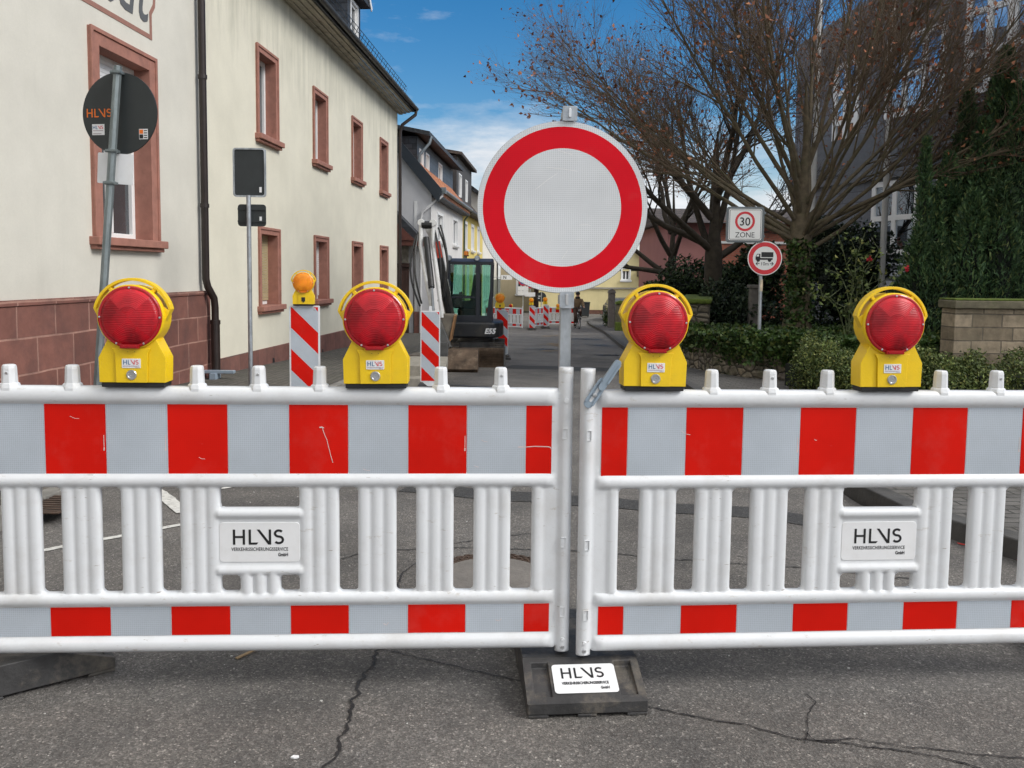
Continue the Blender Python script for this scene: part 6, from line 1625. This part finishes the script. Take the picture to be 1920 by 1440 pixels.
shrub('small green shrub hiding a parked car far down the street', [bl(1146, 600, 44, .45, .4, .6)], 700, .12, LEAF_IVY)
# rose bush with long stems
p = atY(1590, 640, 14.6)
t = thing('rose_bush', 'tall thin rose bush with two red blooms behind the hedge', 'rose bush', (p.x, 14.6, zg(14.6)+.6))
ROSE = pm('green rose stem', (.10, .12, .05), .6, var=.3); segs = []
for (u, v) in ((1562, 500), (1575, 455), (1605, 470), (1540, 555), (1516, 550), (1632, 487), (1650, 470), (1600, 520), (1640, 530), (1700, 505), (1620, 440)):
    e_ = atY(u, v, 14.4); tgt = Vector((e_.x-p.x, -.2, e_.z-(zg(14.6)+.6))); q = Vector((random.uniform(-.1, .1), 0, -.1)); n = 7; prev = q
    for i in range(1, n+1):
        f_ = i/n; w_ = q.lerp(tgt, f_)+Vector((-(tgt.x)*.25*math.sin(f_*PI), 0, .25*math.sin(f_*PI)))+rv(.02); segs.append((tuple(prev), tuple(w_), .013*(1-f_*.6), .013*(1-(f_+1/n)*.6)))
        if i > 3 and random.random() < .7: s_ = w_+Vector((random.uniform(-.2, .2), 0, random.uniform(.05, .25))); segs.append((tuple(w_), tuple(s_), .006, .003))
        prev = w_
tubes('stems', segs, ROSE, t, 5)
leaf_cloud('leaves', np.array([np.array(s_[1])+rng.normal(size=3)*.06 for s_ in segs for _ in range(4)]), .075, LEAF_HEDGE, t, .6)
for (u, v) in ((1631, 485), (1700, 504)):
    e_ = atY(u, v, 14.35); bb = leaf_cloud('bloom', np.array([[0, 0, 0]]*26)+rng.normal(size=(26, 3))*.010, .042, pm('rose petal', (.5, .02, .04), .5, var=.2), t, .9); bb.location = (e_.x-p.x, -.25, e_.z-(zg(14.6)+.6))
# ------------------------------------------------------------------ right verge details
for (u0, u1, v0, v1, Y, lab) in ((1155, 1171, 563, 622, 37, 'mossy stone gate pillar beside the far right pavement, nearest the right lamp'), (1141, 1152, 541, 604, 42, 'thin grey gate pillar further down the right pavement')):
    a, c = atY(u0, v0, Y), atY(u1, v1, Y); zb = zg(Y)+.1; w_ = c.x-a.x
    t = thing('gate_pillar', lab, 'gate pillar', ((a.x+c.x)/2, Y, zb), 0, 'gate pillars'); h = a.z-zb
    B().box(-w_/2, w_/2, -w_/2, w_/2, 0, h*.88).obj('shaft', COPING if Y == 37 else CONC, t, bevel=.03); b = B(); b.prism([(-w_*.6, h*.88), (w_*.6, h*.88), (w_*.5, h*.95), (0, h*1.0), (-w_*.5, h*.95)], -w_*.6, w_*.6); b.obj('cap', MOSS if Y == 37 else CONC, t, bevel=.01)
    if Y == 37: b = B(); b.box(-w_*.56, w_*.56, -w_*.56, w_*.5, 0, h*.3); b.obj('mossy_foot', MOSS, t, bevel=.04)
# letter/meter box and post in the shrubs behind the sign
p = atY(1414, 560, 19); t = thing('stone_post', 'grey stone post standing in the shrubs behind the sign pole', 'post', (p.x, 19, zg(19)+.6)); hh_ = atY(1414, 540, 19).z-zg(19)-.6
b = B(); b.prism([(-.13, 0), (.13, 0), (.10, hh_), (-.10, hh_)], -.1, .1); b.obj('shaft', CONC, t, bevel=.02); B().box(-.14, .14, -.13, .13, hh_, hh_+.07).obj('cap', CONC, t, bevel=.015)

# ------------------------------------------------------------------ far end of the street: barriers, boards, lamps, signs
GB = 'white barriers far down the street'
for (u, Y, rz, lab) in ((970, 40.5, -32, 'distant white barrier right of the excavator with red and silver bands'), (1012, 42.5, 62, 'distant white barrier standing edge-on between two striped boards'), (1052, 46.0, -4, 'distant white barrier behind the post of the round sign')):
    p = atY(u, 600, Y)
    t = thing('road_barrier', lab, 'road barrier', (p.x-(.65 if Y == 40.5 else 0), Y, zg(Y)+.1), R_(rz), GB)
    for ch in list(bpy.data.objects):
        if ch.parent == barrier_root and ch.name.split('.')[0] in ('body', 'upper_reflective_sheeting', 'lower_reflective_sheeting'): c_ = ch.copy(); COL.objects.link(c_); c_.parent = t
for (u, v0, Y, lab) in ((998, 574, 39.5, 'distant striped guide board at the near corner of the far barriers'), (1024, 572, 42.0, 'distant striped guide board behind the near corner of the far barriers')):
    _, pp = guide_board(lab, u, v0, Y, R_(4), detail=False)
    lamp('small amber warning lamp on the distant striped board '+('at the near corner' if Y < 40 else 'behind the near corner'), (pp[0]-.05, pp[1], pp[2]+.04), R_(4), False, .9, 'yellow lamps with amber lenses', 'switch', detail=False)
p = atY(958, 581, 41); lamp('small red lensed lamp on the distant barrier right of the excavator', (p.x, 41.0, p.z), R_(-20), True, .75, 'lamps on the distant barriers', 'switch', detail=False)
p = atY(1046, 581, 45.8); lamp('small amber lamp on the distant barrier behind the sign post', (p.x, 45.8, p.z+.02), R_(0), False, .8, 'lamps on the distant barriers', 'switch', detail=False)
BLUES = pm('blue sign face', (.03, .08, .35), .4)
for (u, vt, vb, Y, plates, lab) in ((981, 528, 598, 52, ((982, 541, 22), (982, 549.5, 20)), 'far parking sign pole with two white plates, left of the pair'), (994, 533, 598, 53, ((993.5, 552, 18), (993.5, 545, 0)), 'far parking sign pole with one white plate, right of the pair')):
    a, c = atY(u, vt, Y), atY(u, vb, Y); t = thing('parking_sign', lab, 'traffic sign', (a.x, Y, zg(Y)), 0, 'far parking sign poles')
    h = a.z-zg(Y); b = B(); b.tube([(0, 0, 0), (0, 0, h)], .03, 8); b.obj('pole', STEEL, t)
    b = B(); b.lathe([(.3, -.05), (.3, -.035)], 24, Matrix.Translation((0, 0, h+.05)), 'y'); d_ = b.obj('sign_disc', SR, t)
    b = B(); ring_disc(b, 0, .22, -.053, 24)
    for v_ in b.bm.verts: v_.co.z += h+.05
    b.bar((-.17, -.055, h+.22), (.17, -.055, h-.12), .05, .003, (0, 1, 0)); b.obj('sign_face', BLUES, d_)
    for (pu, pv, sz) in plates:
        if sz: q = atY(pu, pv, Y); B().box(-.32, .32, -.05, -.035, q.z-zg(Y)-.13, q.z-zg(Y)+.13).obj('plate', WLAB, t)
a = atY(1015, 557, 50); t = thing('distant_sign', 'far round sign seen from its dark back above the distant barriers', 'traffic sign', (a.x, 50, zg(50))); h = a.z-zg(50)
b = B(); b.tube([(0, 0, 0), (0, 0, h+.3)], .03, 8); b.obj('pole', STEEL, t); b = B(); b.lathe([(.29, .03), (.29, .045), (0, .045)], 28, Matrix.Translation((0, 0, h)), 'y'); b.obj('sign_disc', SIGNB, t)
b = B(); b.box(-.17, -.04, .028, .0305, .02, .08); b.box(-.19, -.09, .028, .0305, -.1, -.04); 
b.obj('sticker', WLAB, t, loc=(0, 0, h))
a = atY(950, 520, 56); t = thing('street_name_sign', 'white shop sign with a single letter N on the far house wall', 'sign', (a.x, 56, a.z)); B().box(-.36, .36, -.03, .03, -.15, .15).obj('panel', WLAB, t); text('lettering', 'N', .28, INK, t, (-.12, -.032, -.1), bold=.006)
b = B(); b.bar((-.36, .05, 0), (-1.6, .4, 0), .04); b.obj('bracket', STEEL, t)
a = atY(1097, 583, 57); t = thing('wheelie_bin', 'dark wheelie bin standing by the cream gabled house', 'bin', (a.x, 57, zg(57)+.02))
b = B(); b.prism([(-.24, .08), (.24, .08), (.30, .95), (-.30, .95)], -.3, .3); b.obj('bin_body', pm('dark grey bin', (.02, .022, .024), .5), t, bevel=.03); b = B(); b.box(-.32, .32, -.35, .33, .951, 1.02); b.obj('lid', pm('dark grey bin', (.02, .022, .024), .5), t, bevel=.03)
for x in (-.22, .22): B().lathe([(.1, -.03), (.1, .03)], 16, Matrix.Translation((x, .28, .1)), 'x').obj('wheel', BLK, t)
# parked car, only its near end shows past the pillar
a = atY(1147, 590, 50.5); t = thing('parked_car', 'dark blue car parked nose-in behind the grey gate pillar', 'car', (a.x+.75, 51.5, zg(50)+.02), R_(4))
CB = pm('dark blue car paint', (.02, .035, .08), .25, .3, .1, coat=.6); CG = glass('car glass')
b = B(); b.prism([(-2, .3), (-2.05, .75), (-1.95, .92), (-1.1, 1.0), (1.9, 1.02), (2.05, .8), (2.0, .3)], -.85, .85, None, 'yz'); b.obj('body', CB, t, bevel=.08, seg=3)
b = B(); R0 = [(-.78, -1.15, .98), (.78, -1.15, .98), (.80, 1.75, 1.0), (-.80, 1.75, 1.0)]; R1 = [(-.62, -.45, 1.46), (.62, -.45, 1.46), (.64, 1.2, 1.48), (-.64, 1.2, 1.48)]
A = [b.bm.verts.new(q) for q in R0]; C = [b.bm.verts.new(q) for q in R1]
for k in range(4): b._f([A[k], A[(k+1) % 4], C[(k+1) % 4], C[k]])
b.mi = 1; b._f(C); b.obj('cabin', [CG, CB], t, bevel=.03)
for x in (-.8, .8):
    for y in (-1.3, 1.3): w_ = B().lathe([(.2, -.1), (.31, -.1), (.32, 0), (.31, .1), (.2, .1)], 20, Matrix.Translation((x, y, .31)), 'x').obj('wheel', BLK, t); B().lathe([(0, -.11), (.2, -.105), (.2, .105), (0, .11)], 14, Matrix.Translation((x, y, .31)), 'x').obj('rim', STEEL, w_)
    B().box(x*.8-.13, x*.8+.13, -2.07, -2.0, .62, .78).obj('headlight', pm('headlight', (.6, .62, .65), .15), t, bevel=.02)

# ------------------------------------------------------------------ cyclist
def skin(name, verts, edges, radii, mat, parent, root=0, sub=1):
    me = bpy.data.meshes.new(name); me.from_pydata(verts, edges, []); me.materials.append(mat)
    o = link(bpy.data.objects.new(name, me), parent); o.modifiers.new('skin', 'SKIN').use_smooth_shade = True
    for i, v in enumerate(me.skin_vertices[0].data): r = radii[i]; v.radius = (r, r) if not hasattr(r, '__len__') else r; v.use_root = (i == root)
    s_ = o.modifiers.new('sub', 'SUBSURF'); s_.levels = s_.render_levels = sub
    return o
Yp = 42.5
a = atY(1082, 617, Yp); SKINM = pm('skin', (.5, .3, .22), .5, var=.06); COAT = pm('tan winter coat', (.19, .13, .075), .85, var=.2, scale=5); TROU = pm('dark brown trousers', (.07, .04, .03), .85, var=.2); HAIR = pm('dark cap', (.018, .017, .018), .8); SHOE = pm('dark shoes', (.015, .013, .012), .5)
bike = thing('bicycle', 'dark bicycle ridden up the street by the person in the tan coat', 'bicycle', (a.x, Yp, zg(Yp)), R_(6))
for nm, y in (('front_wheel', -.53), ('rear_wheel', .52)):
    b = B(); 
    n = 28; b.tube([(0, y+.33*math.cos(2*PI*k/n), .345+.33*math.sin(2*PI*k/n)) for k in range(n+1)], .022, 8, False); w_ = b.obj(nm, BLK, bike, smooth=True)
    b = B(); b.tube([(-.06, y, .345), (.06, y, .345)], .025, 8)
    for k in range(14): b.bar((0, y, .345), (0, y+.32*math.cos(2*PI*k/14), .345+.32*math.sin(2*PI*k/14)), .004)
    b.obj('spokes', STEEL, w_)
FR = pm('black bike frame', (.012, .012, .014), .3)
b = B()
for q0, q1 in (((0, -.36, .95), (0, -.30, .70)), ((0, -.30, .72), (0, .02, .30)), ((0, -.34, .88), (0, .15, .80)), ((0, .02, .30), (0, .2, .95)), ((.05, .52, .345), (.03, .02, .30)), ((-.05, .52, .345), (-.03, .02, .30)), ((.05, .52, .345), (.02, .17, .78)), ((-.05, .52, .345), (-.02, .17, .78)), ((.05, -.53, .345), (.05, -.36, .72)), ((-.05, -.53, .345), (-.05, -.36, .72))): b.tube([q0, q1], .018, 8)
b.obj('frame', FR, bike, smooth=True)
b = B(); b.tube([(-.30, -.22, 1.06), (-.2, -.36, 1.06), (0, -.38, 1.04), (.2, -.36, 1.06), (.30, -.22, 1.06)], .014, 8); b.tube([(0, -.37, .9), (0, -.38, 1.05)], .016, 8); b.obj('handlebar', FR, bike, smooth=True)
b = B(); b.prism([(-.03, .0), (.03, .0), (.09, .24), (-.09, .24)], .95, 1.0, Matrix.Translation((0, .06, 0)), 'xy'); b.obj('saddle', BLK, bike, bevel=.02)
b = B(); b.tube([(-.12, .0, .14), (-.12, .02, .30), (.12, .02, .30), (.12, .04, .46)], .012, 6); b.box(-.2, -.10, -.05, .05, .125, .15); b.box(.10, .2, -.01, .09, .45, .475); b.obj('cranks_and_pedals', BLK, bike)
b = B(); b.lathe([(.04, -.06), (.05, -.04), (.045, 0), (.02, .03)], 12, Matrix.Translation((0, -.44, .93)), 'y'); b.obj('headlamp', BOLT, bike)
pr_ = thing('person', 'person in tan coat and dark cap riding a bicycle towards the barrier', 'person', (a.x, Yp, zg(Yp)), R_(6))
V = [(0, .16, 1.00), (0, .10, 1.22), (0, .02, 1.44), (0, -.02, 1.54), (0, -.05, 1.62), (0, -.065, 1.70), (0, -.05, 1.76)]; E = [(i, i+1) for i in range(6)]; RR_ = [.14, .15, .16, .065, .085, .10, .08]
for s_ in (-1, 1):
    i0 = len(V); V += [(s_*.19, .02, 1.43), (s_*.27, -.06, 1.20), (s_*.29, -.20, 1.085), (s_*.29, -.245, 1.075)]; E += [(2, i0), (i0, i0+1), (i0+1, i0+2), (i0+2, i0+3)]; RR_ += [.075, .05, .032, .034]
    hnd = i0+3
    for k in range(5):
        j = len(V); x = s_*(.262+.014*k)
        if k == 0: V += [(s_*.258, -.235, 1.06), (s_*.262, -.25, 1.045)]
        else: V += [(x, -.262-.003*(2-abs(k-2)), 1.075), (x, -.268, 1.05)]
        E += [(hnd, j), (j, j+1)]; RR_ += [.010, .008]
    i1 = len(V); up_ = (s_ > 0)
    knee = (s_*.13, -.22, .92 if up_ else .62); ank = (s_*.13, .02, .54 if up_ else .23); toe = (s_*.14, -.12, .50 if up_ else .18)
    V += [(s_*.10, .13, .96), knee, ank, toe]; E += [(0, i1), (i1, i1+1), (i1+1, i1+2), (i1+2, i1+3)]; RR_ += [.10, .065, .042, .035]
bd = skin('body', V, E, RR_, SKINM, pr_, 0, 1)
VC = [(0, .17, .98), (0, .10, 1.22), (0, .02, 1.44), (0, -.0, 1.50)]; EC = [(0, 1), (1, 2), (2, 3)]; RC = [.185, .19, .185, .10]
for s_ in (-1, 1):
    i0 = len(VC); VC += [(s_*.20, .02, 1.43), (s_*.28, -.06, 1.20), (s_*.29, -.18, 1.10)]; EC += [(2, i0), (i0, i0+1), (i0+1, i0+2)]; RC += [.10, .08, .055]
skin('coat', VC, EC, RC, COAT, pr_, 0, 1)
VT = [(0, .17, .97)]; ET = []; RT = [.155]
for s_ in (-1, 1):
    up_ = s_ > 0; i0 = len(VT); VT += [(s_*.11, .12, .95), (s_*.13, -.22, .92 if up_ else .62), (s_*.13, .01, .58 if up_ else .27)]; ET += [(0, i0), (i0, i0+1), (i0+1, i0+2)]; RT += [.115, .085, .065]
skin('trousers', VT, ET, RT, TROU, pr_, 0, 1)
b = B(); b.lathe([(.108, 1.70), (.112, 1.74), (.10, 1.80), (.06, 1.84), (0, 1.855)], 20, Matrix.Translation((0, -.05, 0))); b.prism([(-.08, -.14), (.08, -.14), (.07, -.20), (-.07, -.20)], 1.715, 1.73, None, 'xy'); b.obj('cap', HAIR, pr_, smooth=True)
b = B(); b.lathe([(.10, 1.50), (.13, 1.53), (.12, 1.58), (.09, 1.60)], 16, Matrix.Translation((0, -.02, 0))); b.obj('scarf', HAIR, pr_, smooth=True)
b = B()
for s_ in (-1, 1): b.lathe([(0, -.012), (.014, -.006), (.014, .004)], 8, Matrix.Translation((s_*.035, -.155, 1.69)), 'y')
b.obj('eyes', INK, pr_); b = B(); b.prism([(-.016, 1.63), (.016, 1.63), (0, 1.68)], -.19, -.15); b.obj('nose', SKINM, pr_); B().box(-.028, .028, -.158, -.15, 1.598, 1.608).obj('mouth', pm('lips', (.3, .1, .09), .5), pr_)
for s_ in (-1, 1): b = B(); b.prism([(s_*.13-.05, -.16), (s_*.13+.05, -.16), (s_*.13+.045, .1), (s_*.13-.045, .1)], (.475 if s_ > 0 else .15), (.56 if s_ > 0 else .24), None, 'xy'); b.obj('shoe', SHOE, pr_, bevel=.03)
